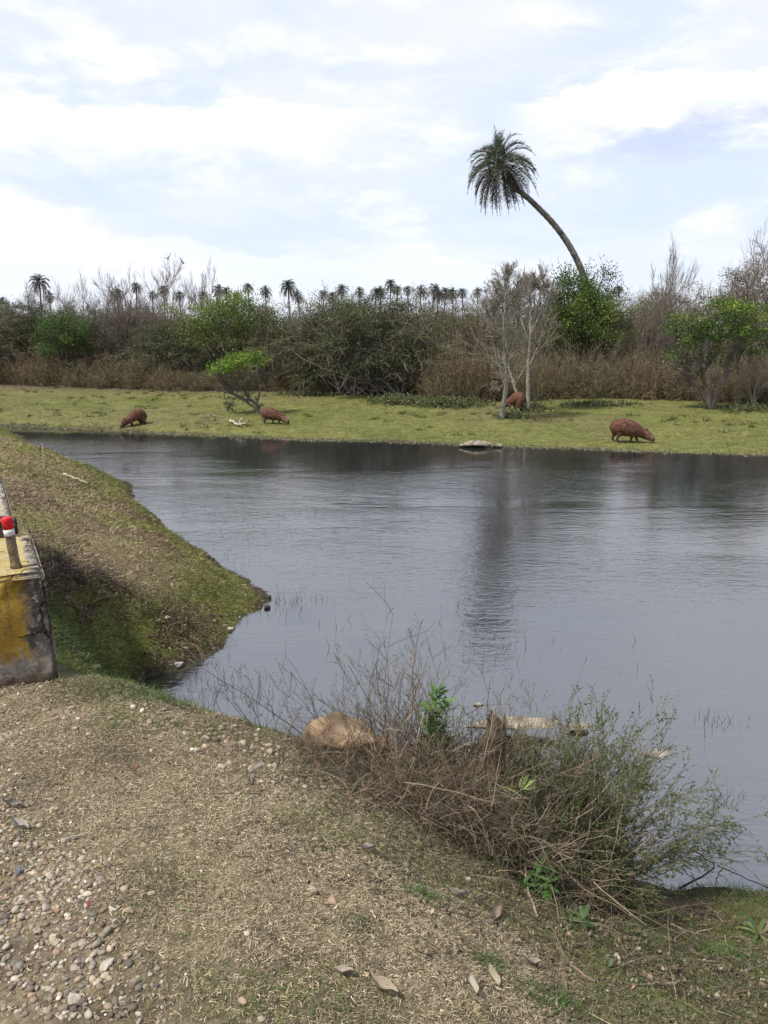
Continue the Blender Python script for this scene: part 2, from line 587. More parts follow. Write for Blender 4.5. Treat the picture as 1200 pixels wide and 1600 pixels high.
def mat_water():
    m = bpy.data.materials.new('pond_water')
    m.use_nodes = True
    g = NT(m.node_tree)
    oc = g.n('ShaderNodeTexCoord').outputs['Object']
    def mp(sx, sy, rz=0.0):
        return g.n('ShaderNodeMapping', {0: oc, 'Scale': (sx, sy, 1), 'Rotation': (0, 0, rz)}).outputs[0]
    a = g.noise(mp(1, 2.6, 0.12), 4.2, 3, 0.55, 0.5)
    b = g.noise(mp(1, 1.7, -0.25), 12.0, 3, 0.6, 0.4)
    c = g.noise(mp(1, 1.4, 0.3), 1.3, 2, 0.5, 0.2)
    patch = g.ss(g.noise(mp(0.5, 1.4), 0.22, 4, 0.55, 0.6), 0.38, 0.58, 0.35, 1.15)
    sy = g.n('ShaderNodeSeparateXYZ', {0: oc}).outputs[1]
    calm = g.ss(sy, 3.4, 9.0, 0.5, 1.0)
    sxx = g.n('ShaderNodeSeparateXYZ', {0: oc}).outputs[0]
    lee = g.ss(g.m('ADD', sy, g.m('MULTIPLY_ADD', sxx, 0.22, -20.4)), 0.0, -2.6, 0.3, 1.2)
    hgt = g.m('ADD', g.m('MULTIPLY', a, 0.0052), g.m('ADD', g.m('MULTIPLY', b, 0.0024), g.m('MULTIPLY', c, 0.0055)))
    hgt = g.m('MULTIPLY', hgt, g.m('MULTIPLY', patch, g.m('MULTIPLY', calm, lee)))
    bp = g.n('ShaderNodeBump', {'Height': hgt, 'Strength': 1.0, 'Distance': 1.0}).outputs[0]
    br = g.n('ShaderNodeBsdfPrincipled', {'Base Color': (0.018, 0.019, 0.019, 1), 'Roughness': 0.03, 'IOR': 3.3, 'Specular IOR Level': 0.5, 'Normal': bp}).outputs[0]
    g.n('ShaderNodeOutputMaterial', {0: br})
    return m


wx = np.linspace(-34, 62, 60)
wy = np.linspace(-22, 40, 40)
WX, WY = np.meshgrid(wx, wy)
I = np.arange(WX.size).reshape(WX.shape)
F = np.stack([I[:-1, :-1], I[:-1, 1:], I[1:, 1:], I[1:, :-1]], -1).reshape(-1, 4)
tag(Geo().add(np.stack([WX, WY, WX * 0], -1), F, (.02, .02, .02)).obj('pond_water', mat_water()), kind='structure')


# ------------------------------------------------------------------ scattering on the land
def scatter(n, x0, x1, y0, y1, dens=None, margin=80, land=0.02):
    """points on land that the camera could see, thinned by dens(x,y) in 0..1"""
    x = rng.uniform(x0, x1, n)
    y = rng.uniform(y0, y1, n)
    a, b = topix(np.stack([x, y, np.full(n, 0.7)], -1))
    k = (a > -margin - 200) & (a < 1280 + margin) & (b < 1950)
    x, y = x[k], y[k]
    sd = sdist(x, y)
    k = sd > land
    x, y, sd = x[k], y[k], sd[k]
    if dens is not None:
        k = rng.uniform(0, 1, len(x)) < dens(x, y, sd)
        x, y, sd = x[k], y[k], sd[k]
    z = ground_z(x, y)
    k = z > 0.0
    return x[k], y[k], z[k], sd[k]


# the gravel track lies to the left of this line
def gravel_w(x, y):
    return sstep(-(x + 0.64 + 0.66 * (y - 1.7) + (fbm(x, y, 1.5, 55) - .5) * .7), -0.05, 0.28)


def near_turf():
    g = Geo()
    def dens(x, y, sd):
        return (1 - 0.75 * gravel_w(x, y)) * (0.5 + 0.5 * sstep(fbm(x, y, 3, 61), .3, .6)) * (.45 + .55 * sstep(fbm(x, y, 1.1, 62), .36, .52)) * np.where(y > 4.4, 0, 1)
    x, y, z, sd = scatter(1800000, -3.2, 3.3, 1.1, 5.2, dens)
    n = len(x)
    c = ground_col(x, y, sd) * 1.0
    green = sstep(fbm(x, y, 2.0, 71), .5, .66) * (0.22 + 0.18 * sstep(x, 0.0, 1.4))
    green = np.maximum(green, 0.75 * sstep(z + 0 * x, 1.22, 1.0) * (x < -.3) * (y > 3.0))
    brown = rng.uniform(0, 1, n) < .5 * sstep(x, .3, 1.0)
    isg = rng.uniform(0, 1, n) < green
    pale = rng.uniform(0, 1, n) < np.where(x > .5, .2, .22 + .45 * sstep(fbm(x, y, 1.7, 67), .35, .6))
    c = np.where(pale[:, None], np.array([.485, .408, .272]), c * 1.5)
    c = np.where((brown & ~pale)[:, None], np.array([.13, .09, .06]), c)
    gc = pal([(.13, .16, .045), (.09, .15, .035), (.17, .18, .06)], n)
    c = np.where(isg[:, None], gc, c * np.exp(rng.normal(0, .28, (n, 1))))
    flat = rng.uniform(0.05, 0.6, n)
    d = np.stack([rng.normal(0, 1, n), rng.normal(0, 1, n), flat * 1.3 + isg * .8], -1)
    L = rng.uniform(.009, .027, n) * (1 + .5 * isg)
    blades(g, np.stack([x, y, z + rng.uniform(-.002, .006, n)], -1), d, L, rng.uniform(.0013, .0031, n), .42, c, 4, z + .001)
    return g


tag(near_turf().obj('dry_grass', M_GRASS), 'short straw and green grass covering the near bank', 'grass', kind='stuff')


def bank_turf():
    g = Geo()
    for (n0, y0, y1, x0, x1, l0, l1, w) in ((210000, 4.2, 8.5, -6, 0, .03, .07, .006), (170000, 8.5, 15, -11, -1, .04, .08, .009), (90000, 14, 25, -19, -4, .04, .08, .012)):
        x, y, z, sd = scatter(n0, x0, x1, y0, y1, lambda x, y, sd: np.where(x < .2 - 0.2 * y + 1.5, 1.0, 0.0) * (0.4 + .6 * sstep(fbm(x, y, 2.2, 63), .3, .6)), land=.01)
        k = ~((y > 17.2) & ~((x < -5 - (y - 14) * .62) & (y < 24)))
        x, y, z, sd = x[k], y[k], z[k], sd[k]
        n = len(x)
        c = ground_col(x, y, sd)
        dry = rng.uniform(0, 1, n) < (.08 + .5 * sstep(sd, .3, 1.4))
        lush = sstep(y, 6.9, 5.6) * sstep(x, -3.4, -2.7)
        c = np.where(dry[:, None], np.array([.42, .34, .20]), c * 1.2)
        c = lerp(c, np.array([.055, .085, .028])[None], lush * (rng.uniform(0, 1, n) < .85))
        c = c * np.exp(rng.normal(0, .3, (n, 1)))
        d = np.stack([rng.normal(0, 1, n), rng.normal(0, 1, n), rng.uniform(.1, 1.3, n)], -1)
        blades(g, np.stack([x, y, z - .002], -1), d, rng.uniform(l0, l1, n) * (1 + .5 * lush), w, .3, c, 4, z + .001)
    return g


tag(bank_turf().obj('bank_grass', M_GRASS), 'mossy green and straw turf on the left embankment', 'grass', kind='stuff')


def meadow_turf():
    g = Geo()
    x, y, z, sd = scatter(260000, -30, 30, 17, 42, lambda x, y, sd: (0.25 + .75 * sstep(fbm(x, y, .8, 64), .35, .65)) * sstep(y, 44, 20) , land=.03)
    k = ~((x < -5 - (y - 14) * .62) & (y < 24))
    x, y, z, sd = x[k], y[k], z[k], sd[k]
    n = len(x)
    c = ground_col(x, y, sd) * np.exp(rng.normal(.05, .3, (n, 1)))
    dry = rng.uniform(0, 1, n) < .12
    c = np.where(dry[:, None], np.array([.25, .21, .11]), c)
    d = np.stack([rng.normal(0, 1, n), rng.normal(0, 1, n), rng.uniform(.1, 1.0, n)], -1)
    blades(g, np.stack([x, y, z - .004], -1), d, rng.uniform(.03, .085, n), .018, .2, c, 3, z + .002)
    # darker tussocks
    x, y, z, sd = scatter(2400, -30, 30, 18, 38, lambda x, y, sd: sstep(fbm(x, y, .5, 66), .45, .7), land=.4)
    m = 16
    bx, by = np.repeat(x, m) + rng.normal(0, .07, len(x) * m), np.repeat(y, m) + rng.normal(0, .07, len(x) * m)
    n = len(bx)
    d = np.stack([rng.normal(0, .6, n), rng.normal(0, .6, n), rng.uniform(.4, 1.0, n)], -1)
    blades(g, np.stack([bx, by, np.repeat(z, m)], -1), d, rng.uniform(.06, .16, n), .022, .1, pal([(.06, .07, .02), (.09, .08, .03), (.09, .10, .03)], n))
    # grey-green debris line and rank growth at the water's edge
    t = rng.uniform(0, 1, 9000)
    fs = np.array(far_s)
    i = np.minimum((t * (len(fs) - 1)).astype(int), len(fs) - 2)
    fr = (t * (len(fs) - 1) - i)[:, None]
    p = fs[i] * (1 - fr) + fs[i + 1] * fr
    p[:, 1] += rng.normal(.05, .13, len(p))
    n = len(p)
    d = np.stack([rng.normal(0, 1, n), rng.normal(0, 1, n), rng.uniform(.0, .8, n)], -1)
    blades(g, np.stack([p[:, 0], p[:, 1], np.maximum(ground_z(p[:, 0], p[:, 1]), 0.0)], -1), d, rng.uniform(.03, .09, n), .02, .1, pal([(.22, .21, .13), (.14, .14, .07), (.28, .25, .18)], n))
    return g


tag(meadow_turf().obj('meadow_grass', M_GRASS), 'cropped yellow-green grass on the far bank', 'grass', kind='stuff')


def ico(sub=1):
    bm = bmesh.new()
    bmesh.ops.create_icosphere(bm, subdivisions=sub, radius=1)
    bm.verts.ensure_lookup_table()
    V = np.array([v.co[:] for v in bm.verts])
    F = np.array([[v.index for v in f.verts] for f in bm.faces])
    bm.free()
    return V, F


ICO2, ICO3, ICO4 = ico(2), ico(3), ico(5)


def stones(g, pos, size, C, shape=ICO2, sq=(1, .78, .52)):
    """rounded river pebbles, one for each position, half sunk"""
    V0, F0 = shape
    n = len(pos)
    s = np.asarray(size)[:, None] * np.array(sq) * rng.uniform(.78, 1.22, (n, 3))
    i = np.arange(n)[:, None]
    k = 1 + .12 * np.sin(V0[None, :, 1] * 2.3 + i) + .09 * np.sin(V0[None, :, 0] * 3.1 + 2 * i)
    V = V0[None] * k[..., None] * s[:, None, :]
    tl = rng.normal(0, .25, (n, 1))
    V = np.stack([V[..., 0], V[..., 1] * np.cos(tl) - V[..., 2] * np.sin(tl), V[..., 1] * np.sin(tl) + V[..., 2] * np.cos(tl)], -1)
    a = rng.uniform(0, 6.28, (n, 1))
    V = np.stack([V[..., 0] * np.cos(a) - V[..., 1] * np.sin(a), V[..., 0] * np.sin(a) + V[..., 1] * np.cos(a), V[..., 2]], -1) + pos[:, None, :]
    m = len(V0)
    g.add(V, (F0[None] + (np.arange(n) * m)[:, None, None]).reshape(-1, 3), np.repeat(C, m, 0))


PEB = [(.27, .215, .15), (.33, .275, .205), (.21, .175, .135), (.14, .122, .105), (.25, .175, .12), (.40, .35, .28), (.18, .13, .095)]


def gravel():
    g = Geo()
    x, y, z, sd = scatter(230000, -3.2, 2.9, 1.1, 4.2, lambda x, y, sd: np.maximum(gravel_w(x, y) * (.45 + .55 * sstep(fbm(x, y, 2.5, 59), .3, .55)), .005 + .06 * sstep(fbm(x, y, 2.2, 58), .64, .74)))
    k = ~((x > .35) & (y > 2.75) & (x < 1.4))
    x, y, z = x[k], y[k], z[k]
    n = len(x)
    s = np.clip(np.exp(rng.normal(math.log(.0054), .42, n)), .003, .0135)
    stones(g, np.stack([x, y, z + s * .25], -1), s, pal(PEB, n, .25, .02, [.26, .2, .17, .09, .12, .08, .08]))
    # a drift of pebbles behind the crest towards the pale boulder
    for (cx, cy, rx, ry, m) in ((-.85, 3.05, .35, .12, 150), (-.35, 2.95, .28, .16, 190), (-.12, 2.75, .2, .14, 90), (1.2, 2.35, .2, .12, 60)):
        x = rng.normal(cx, rx, m)
        y = rng.normal(cy, ry, m)
        s = np.clip(np.exp(rng.normal(math.log(.010), .35, m)), .005, .022)
        stones(g, np.stack([x, y, ground_z(x, y) + s * .3], -1), s, pal(PEB, m, .22, .025, [.2, .2, .1, .05, .2, .1, .15]))
    return g


tag(gravel().obj('gravel', M_STONE, smooth=True), 'rounded river gravel strewn over the track at the left', 'gravel', kind='stuff')
# ------------------------------------------------------------------ plants: prototypes
def crown_clusters(n, rx, ry, rz, cz, low=-0.35, lump=0.18, inner=0.45):
    """cluster centres through an uneven dome"""
    d = nrm(rng.normal(0, 1, (n * 3, 3)))
    d = d[d[:, 2] > low][:n]
    az = np.arctan2(d[:, 1], d[:, 0])
    ph = rng.uniform(0, 6.28, 4)
    r = 1 + lump * (np.sin(3 * az + ph[0] + 2 * d[:, 2]) * .6 + np.sin(5 * az + ph[1]) * .4 + np.sin(7 * d[:, 2] + ph[2]) * .5)
    r = r * rng.uniform(inner ** 2, 1, len(d)) ** .5
    return d * r[:, None] * np.array([rx, ry, rz]) + np.array([0, 0, cz])


def leaf_cloud(g, cc, per, rad, size, cols, flat=.55, asp=.6, sd=.16, clump=.28):
    n = len(cc)
    cb = pal(cols, n, clump, .06)
    P = np.repeat(cc, per, 0) + rng.normal(0, 1, (n * per, 3)) * rad * np.array([1, 1, flat])
    C = np.repeat(cb, per, 0) * np.exp(rng.normal(0, sd, (n * per, 1)))
    leaves(g, P, rng.uniform(.65, 1.35, n * per) * size, C, asp, up=.8)


def limbs(g, roots, cc, r0, C, k=6, sag=.25, s=4, wig=.05):
    """curved limbs from the stools to the cluster centres"""
    n = len(cc)
    b = roots[rng.integers(0, len(roots), n)]
    t = np.linspace(0, 1, k)[None, :, None]
    mid = b * .5 + cc * .5 + np.stack([np.zeros(n), np.zeros(n), rng.uniform(0, 1, n) * np.linalg.norm(cc - b, axis=1) * sag], -1)
    P = (1 - t) ** 2 * b[:, None] + 2 * t * (1 - t) * mid[:, None] + t ** 2 * cc[:, None]
    P[:, 1:-1] += rng.normal(0, wig, (n, k - 2, 3)) * np.linalg.norm(cc - b, axis=1)[:, None, None] * .4
    tubes(g, P, taper(r0 * rng.uniform(.6, 1.3, n), k, .25), s, jit(C, n, .2))
    return P


def make_thing(name, parts, label, cat, group=None):
    root = empty(name)
    tag(root, label, cat, group)
    for pn, g, m, sm in parts:
        g.obj(pn, m, root, sm)
    return root


def proto_thorn(rx, h, cols, leaf=.055, ncl=330, per=42, bare_low=True):
    """spreading thorn bush: layered small-leaved sprays over a tangle of grey limbs"""
    cc = crown_clusters(ncl, rx, rx * .75, h * .62, h * .42, -.45)
    cc[:, 2] = np.clip(cc[:, 2], .35 if bare_low else .1, None)
    f = Geo()
    leaf_cloud(f, cc, per, .19, leaf, cols, .35, .5)
    # drooping feathery sprays
    d = nrm(cc - np.array([0, 0, h * .4]))
    br = Geo()
    P = stems(np.repeat(cc, 5, 0), np.repeat(d, 5, 0) + rng.normal(0, .5, (len(cc) * 5, 3)), rng.uniform(.25, .6, len(cc) * 5), 4, .22, .15)
    tubes(br, P, taper(np.full(len(P), .009), 4), 3, jit((.17, .14, .11), len(P)))
    q = P[:, 1:].reshape(-1, 3)
    q = np.repeat(q, 3, 0) + rng.normal(0, .05, (len(q) * 3, 3))
    leaves(f, q, rng.uniform(.6, 1.2, len(q)) * leaf, pal(cols, len(q), .3), .5, up=.8)
    roots = np.stack([rng.normal(0, rx * .28, 9), rng.normal(0, rx * .2, 9), np.full(9, -.1)], -1)
    sel = cc[rng.choice(len(cc), min(110, len(cc)), replace=False)]
    limbs(br, roots, sel, .035, (.20, .175, .15), sag=.1, wig=.12)
    return [('branches', br, M_TWIG, False), ('foliage', f, M_LEAF, False)]


def proto_green(rx, h, cols, leaf=.07, trunk_h=.8, ncl=150, per=75, roots=None, cz=None, rz=None, barkc=(.11, .09, .07)):
    cz = h * .66 if cz is None else cz
    rz = h * .36 if rz is None else rz
    cc = crown_clusters(ncl, rx, rx * .8, rz, cz, -.7, .22)
    f = Geo()
    leaf_cloud(f, cc, per, .17 * max(rx, 1) ** .4, leaf, cols, .6, .6, .18, .32)
    br = Geo()
    roots = np.stack([rng.normal(0, .12, 3), rng.normal(0, .12, 3), np.full(3, -.1)], -1) if roots is None else roots
    base = limbs(br, roots, cc[rng.choice(len(cc), 46)], .045, barkc, sag=.3, s=6, wig=.06)
    k, _, _ = sprout(base, 4, .4, 1, .8, .35)
    tubes(br, k, taper(np.full(len(k), .010), 4), 3, jit(barkc, len(k)))
    return [('trunk', br, M_BARK, False), ('crown', f, M_LEAF, False)]


def proto_bare(h, spread, ntrunk=3, colr=(.16, .13, .11), up=.35, dens=1.0, r0=.06, tip=.006, lichen=None, ang=.55):
    """leafless tree: stems forking three times into a haze of upright twigs"""
    roots = np.stack([rng.normal(0, .12, ntrunk), rng.normal(0, .12, ntrunk), np.full(ntrunk, -.1)], -1)
    d = np.stack([rng.normal(0, spread, ntrunk), rng.normal(0, spread * .7, ntrunk), np.ones(ntrunk)], -1)
    P0 = stems(roots, d, rng.uniform(.62, .8, ntrunk) * h, 8, -.04, .12)
    tr, tw = Geo(), Geo()
    tubes(tr, P0, taper(r0 * rng.uniform(.7, 1.2, ntrunk), 8, .3), 7, jit(colr, ntrunk, .1))
    P1, _, _ = sprout(P0, int(9 * dens), .2, .98, ang * 1.25, .5, up * .6, 6, .14)
    tubes(tr, P1, taper(np.full(len(P1), r0 * .42), 6, .35), 5, jit(colr, len(P1), .15))
    P2, _, _ = sprout(P1, int(7 * dens), .15, .98, ang, .62, up, 5, .14)
    tubes(tw, P2, taper(np.full(len(P2), r0 * .2), 5, .4), 3, jit(colr, len(P2), .2))
    P3, _, _ = sprout(P2, int(6 * dens), .15, 1, ang * .8, .8, up, 4, .12)
    tubes(tw, P3, taper(np.full(len(P3), tip), 4, .55), 3, jit(colr, len(P3), .2))
    if lichen is not None:
        q = np.concatenate([P2[:, 1:].reshape(-1, 3), P3.reshape(-1, 3)])
        q = q[rng.uniform(0, 1, len(q)) < .55] + rng.normal(0, .03, (1, 3))
        leaves(tw, q, rng.uniform(.5, 1.2, len(q)) * .05, pal(lichen, len(q)), .7)
    return [('trunk', tr, M_BARK, True), ('crown', tw, M_TWIG, False)]


def proto_dry(rx, h, cols, n=230):
    """leafless brush of many thin upright stems"""
    g = Geo()
    a = rng.uniform(0, 6.28, n)
    r = np.sqrt(rng.uniform(0, 1, n)) * rx
    b = np.stack([r * np.cos(a), r * np.sin(a) * .6, np.full(n, -.05)], -1)
    d = np.stack([rng.normal(0, .6, n), rng.normal(0, .45, n), np.ones(n)], -1)
    P = stems(b, d, h * rng.uniform(.4, 1.1, n) * (1 - .3 * (r / rx) ** 2), 7, .03, .24)
    tubes(g, P, taper(np.full(n, .011), 7, .4), 3, pal(cols, n, .35))
    P1, _, _ = sprout(P, 11, .15, 1, .85, .34, .05, 4, .2)
    tubes(g, P1, taper(np.full(len(P1), .006), 4, .5), 3, pal(cols, len(P1), .3))
    q = P1[:, 1:].reshape(-1, 3)
    q = q[rng.uniform(0, 1, len(q)) < .8] + rng.normal(0, .04, (1, 3))
    leaves(g, q, rng.uniform(.5, 1.2, len(q)) * .045, pal(cols, len(q), .3), .5)
    return [('', g, M_TWIG, False)]


def palm_crown(R, nf, leaflet, cols, dead, nl=34, hang=.35, lw=.03):
    """feather palm head: recurved fronds, the oldest hanging as a skirt"""
    g, sk = Geo(), Geo()
    for i in range(nf):
        u = (i + .5) / nf
        elv = math.radians(84 - 145 * u + rng.normal(0, 7))         # young fronds upright, old ones hang
        az = i * 2.39996 + rng.normal(0, .3)
        d = np.array([[math.cos(az) * math.cos(elv), math.sin(az) * math.cos(elv), math.sin(elv)]])
        L = R * (1.0 + .30 * math.sin(u * math.pi) + (.28 if u > 1 - hang else 0)) * rng.uniform(.85, 1.1) * 1.22
        k = 12
        P = np.zeros((1, k, 3))
        dd = d.copy()
        P[0, 0] = d[0] * .08
        for j in range(1, k):
            dd = nrm(dd + np.array([[0, 0, -.115 - .16 * (j / k) * (1.2 - u * .5)]]) + rng.normal(0, .012, (1, 3)))
            P[0, j] = P[0, j - 1] + dd[0] * L / (k - 1)
        c = (pal(dead, 1, .15) if u > 1 - hang else pal(cols, 1, .12))
        tgt = sk if u > 1 - hang else g
        tubes(tgt, P, taper(np.array([.022 * R / 1.3]), k, .2), 3, c * .9)
        t = np.linspace(.14, .995, nl)
        f = t * (k - 1)
        ii = np.minimum(f.astype(int), k - 2)
        fr = (f - ii)[:, None]
        pos = P[0, ii] * (1 - fr) + P[0, ii + 1] * fr
        T = nrm(P[0, ii + 1] - P[0, ii])
        side = nrm(np.cross(T, np.array([0, 0, 1.0]) + .001))
        upv = np.cross(side, T)
        for sgn in (-1, 1):
            dr = nrm(T * .7 + sgn * side * .62 + upv * .55 + rng.normal(0, .10, T.shape))
            ln = leaflet * np.sin(np.clip(t * 1.05 + .12, 0, 1) * math.pi) ** .45 * rng.uniform(.8, 1.1, nl) + .04
            blades(tgt, pos, dr, ln, lw * R / 1.3, .12, pal(dead if u > 1 - hang else cols, nl, .2), 4)
    return g, sk


# ------------------------------------------------------------------ planting
def place(root, bx, by, w=None, top=None, w0=1, h0=1, rz=None, Yd=None, sxy=None):
    """stand a plant where its foot shows at pixel (bx,by); scale it to reach pixel row top"""
    if Yd is None:
        p = on_ground(bx, by)
    else:
        p = pix(bx, by, Y=Yd)
        p[2] = gz(p[0], p[1])
    root.location = (p[0], p[1], p[2] - .03)
    Hh = pix(bx, top, Y=p[1])[2] - p[2]
    ppm = FPX / (p[1] * math.cos(PITCH) + (EYE - p[2]) * math.sin(PITCH))
    s = (w / ppm) / w0 if w else Hh / h0
    root.scale = (s, s, Hh / h0)
    root.rotation_euler = (0, 0, rng.uniform(0, 6.28) if rz is None else rz)
    return root


OLIVE = [(.135, .130, .064), (.110, .110, .050), (.17, .155, .088), (.095, .102, .042), (.15, .122, .078)]
OLIVE2 = [(.165, .148, .084), (.138, .128, .064), (.19, .17, .102), (.108, .112, .052)]
DARKOL = [(.062, .080, .034), (.085, .098, .042), (.115, .115, .058), (.050, .066, .028)]
GREEN = [(.10, .15, .03), (.14, .19, .038), (.07, .11, .024), (.17, .21, .05)]
DEEP = [(.04, .085, .022), (.06, .11, .025), (.08, .13, .032), (.11, .155, .035)]
LIME = [(.17, .27, .035), (.22, .31, .05), (.12, .21, .03)]
RUST = [(.155, .112, .066), (.19, .146, .088), (.12, .092, .054), (.22, .178, .11)]
BUFF = [(.19, .16, .095), (.16, .14, .082), (.23, .195, .118), (.12, .104, .062)]

protos = {
    'thorn': [(make_thing('thorn_bush', proto_thorn(2.4, 3.6, OLIVE, ncl=380), 'x', 'bush'), 5.6, 3.8),
              (make_thing('thorn_bush', proto_thorn(2.2, 3.2, DARKOL, ncl=420, per=95, leaf=.06), 'x', 'bush'), 5.2, 3.4),
              (make_thing('thorn_bush', proto_thorn(1.9, 3.2, OLIVE2, ncl=260, per=36), 'x', 'bush'), 4.6, 3.4)],
    'green': [(make_thing('green_tree', proto_green(1.9, 3.8, GREEN, ncl=190), 'x', 'tree'), 4.2, 4.2),
              (make_thing('green_tree', proto_green(1.7, 3.6, DEEP, ncl=170), 'x', 'tree'), 3.8, 3.9)],
    'bare': [(make_thing('bare_tree', proto_bare(4.6, .22, 4, (.19, .155, .12), .35, 1.0, .030, .0038), 'x', 'tree'), 3.6, 4.8),
             (make_thing('bare_tree', proto_bare(4.4, .30, 7, (.21, .175, .145), .5, 1.0, .028, .0038), 'x', 'tree'), 3.6, 4.8),
             (make_thing('bare_tree', proto_bare(4.2, .45, 5, (.18, .15, .12), .12, 1.2, .032, .004, None, .7), 'x', 'tree'), 4.2, 4.2)],
    'dry': [],
}
for cc_ in (RUST, BUFF, RUST + BUFF[:2]):
    o = proto_dry(1.35, 2.0, cc_)[0][1].obj('dry_shrub', M_TWIG)
    protos['dry'].append((o, 3.0, 2.0))
used = set()
for kind_ in protos:
    for i_, (o_, w_, h_) in enumerate(protos[kind_]):
        zs, xs = [], []
        for q_ in [o_] + list(o_.children):
            if q_.type == 'MESH':
                co_ = np.zeros(len(q_.data.vertices) * 3, np.float32)
                q_.data.vertices.foreach_get('co', co_)
                co_ = co_.reshape(-1, 3)
                zs.append(co_[:, 2])
                xs.append(np.hypot(co_[:, 0], co_[:, 1]))
        zs, xs = np.concatenate(zs), np.concatenate(xs)
        protos[kind_][i_] = (o_, 1.75 * float(np.quantile(xs, .97)), float(np.quantile(zs, .995)))


placed = {}


def plant(kind, i, bx, by, w, top, label, group=None, Yd=None, rz=None):
    pr, w0, h0 = protos[kind][i]
    key = (kind, i)
    r = pr if key not in used else copy_tree(pr)
    used.add(key)
    tag(r, label, {'thorn': 'bush', 'green': 'tree', 'bare': 'tree', 'dry': 'shrub'}[kind])
    if group:
        r['group'] = group
    elif 'group' in r:
        del r['group']
    placed[label] = r
    return place(r, bx, by, w, top, w0, h0, rz, Yd)


# kind, proto, foot x, foot y (or depth), width, top, label
for a in [
    ('thorn', 2, -25, 596, 150, 472, 'grey-olive bush cut by the edge at the far left of the thicket'),
    ('thorn', 1, 40, 590, 120, 469, 'dull olive bush under the fan-shaped bare tree on the left'),
    ('thorn', 2, 165, 596, 130, 486, 'grey twiggy bush between the left green bush and the tall bare trees'),
    ('thorn', 1, 270, 600, 150, 498, 'dark olive bush low beside the bright green tree'),
    ('thorn', 2, 215, 588, 140, 472, 'pale brown bush behind the leftmost capybara'),
    ('thorn', 0, 440, 606, 170, 470, 'brown-olive thorn bush right of the bright green tree'),
    ('thorn', 1, 575, 614, 225, 462, 'largest dark olive thorn bush with grey limbs showing below'),
    ('thorn', 0, 520, 600, 150, 456, 'olive thorn bush overlapped by the largest thorn bush on its left'),
    ('thorn', 0, 665, 600, 150, 454, 'olive-brown thorn bush right of the largest thorn bush'),
    ('thorn', 2, 735, 605, 120, 472, 'reddish brown bush just left of the twin lichened trees'),
    ('thorn', 0, 965, 600, 150, 466, 'brown bush behind the upright bare tree on the right'),
    ('thorn', 2, 1045, 603, 150, 451, 'brown bush to the left of the spreading green tree'),
    ('thorn', 2, 1175, 602, 190, 411, 'russet-brown bush behind the spreading green tree'),
    ('thorn', 2, 790, 606, 130, 472, 'grey-brown bush seen between the twin lichened trees'),
    ('thorn', 0, 848, 608, 130, 470, 'olive bush just right of the twin lichened trees'),
    ('green', 0, 540, 600, 74, 463, 'olive-green bush showing over the left shoulder of the largest thorn bush'),
    ('green', 1, 15, 590, 80, 496, 'dull green bush at the far left edge of the thicket'),
    ('green', 0, 372, 607, 150, 452, 'bright green tree standing behind the small leaning tree'),
    ('green', 1, 112, 602, 92, 484, 'dark green bushy tree in the left part of the thicket'),
    ('green', 0, 912, 612, 122, 442, 'bright green tree in front of the foot of the leaning palm'),
    ('green', 1, 895, 611, 108, 412, 'dark green tree at the foot of the leaning palm'),
    ('green', 0, 742, 585, 46, 490, 'small yellow-green tree left of the twin lichened trees'),
    ('bare', 2, 88, 590, 105, 442, 'fan-shaped bare tree beside the big far palm on the left'),
    ('bare', 1, 140, 592, 100, 432, 'bare tree with upright twigs over the left green tree'),
    ('bare', 0, 175, 596, 100, 424, 'tall bare tree with pale stems in the left thicket'),
    ('bare', 1, 222, 594, 85, 424, 'slim bare tree between two tall bare trees on the left'),
    ('bare', 0, 284, 596, 92, 402, 'tallest bare tree of the left thicket with two birds on top'),
    ('bare', 1, 345, 592, 95, 415, 'bare tree with upright wands behind the bright green tree'),
    ('bare', 2, 190, 600, 120, 470, 'low grey bare tree in front of the left thicket'),
    ('bare', 1, 1025, 605, 125, 382, 'upright bare tree with wand-like twigs right of the palm'),
    ('bare', 2, 1000, 612, 120, 455, 'dark bare tree crossing the upright bare tree'),
    ('bare', 2, 1160, 606, 150, 365, 'rounded bare tree crown above the spreading green tree'),
    ('bare', 0, 1180, 640, 70, 545, 'small pale bare tree right of the spreading green tree'),
]:
    plant(a[0], a[1], a[2], a[3], a[4], a[5], a[6])

# brush along the foot of the thicket
dl = [('dry', 0, -20, 600, 100, 540), ('dry', 0, 30, 602, 95, 545), ('dry', 2, 80, 604, 95, 542), ('dry', 1, 128, 606, 80, 548), ('dry', 2, 165, 608, 80, 545),
      ('dry', 1, 215, 610, 80, 550), ('dry', 0, 262, 612, 80, 560), ('dry', 1, 300, 612, 80, 565), ('dry', 2, 345, 612, 70, 570), ('dry', 1, 395, 612, 80, 560),
      ('dry', 0, 430, 612, 80, 565), ('dry', 1, 470, 614, 75, 568), ('dry', 2, 512, 618, 60, 585), ('dry', 0, 640, 620, 60, 575), ('dry', 0, 680, 626, 75, 548),
      ('dry', 2, 705, 630, 85, 540), ('dry', 0, 742, 630, 80, 528), ('dry', 2, 775, 628, 80, 535), ('dry', 1, 812, 628, 80, 535), ('dry', 0, 850, 624, 85, 545),
      ('dry', 1, 885, 624, 85, 535), ('dry', 2, 925, 622, 85, 540), ('dry', 1, 965, 624, 85, 545), ('dry', 0, 1000, 624, 90, 530), ('dry', 2, 1040, 626, 90, 545),
      ('dry', 1, 1085, 628, 90, 555), ('dry', 0, 1130, 630, 85, 550), ('dry', 1, 1165, 632, 80, 556), ('dry', 2, 1200, 630, 90, 545), ('dry', 0, 1240, 634, 100, 540)]
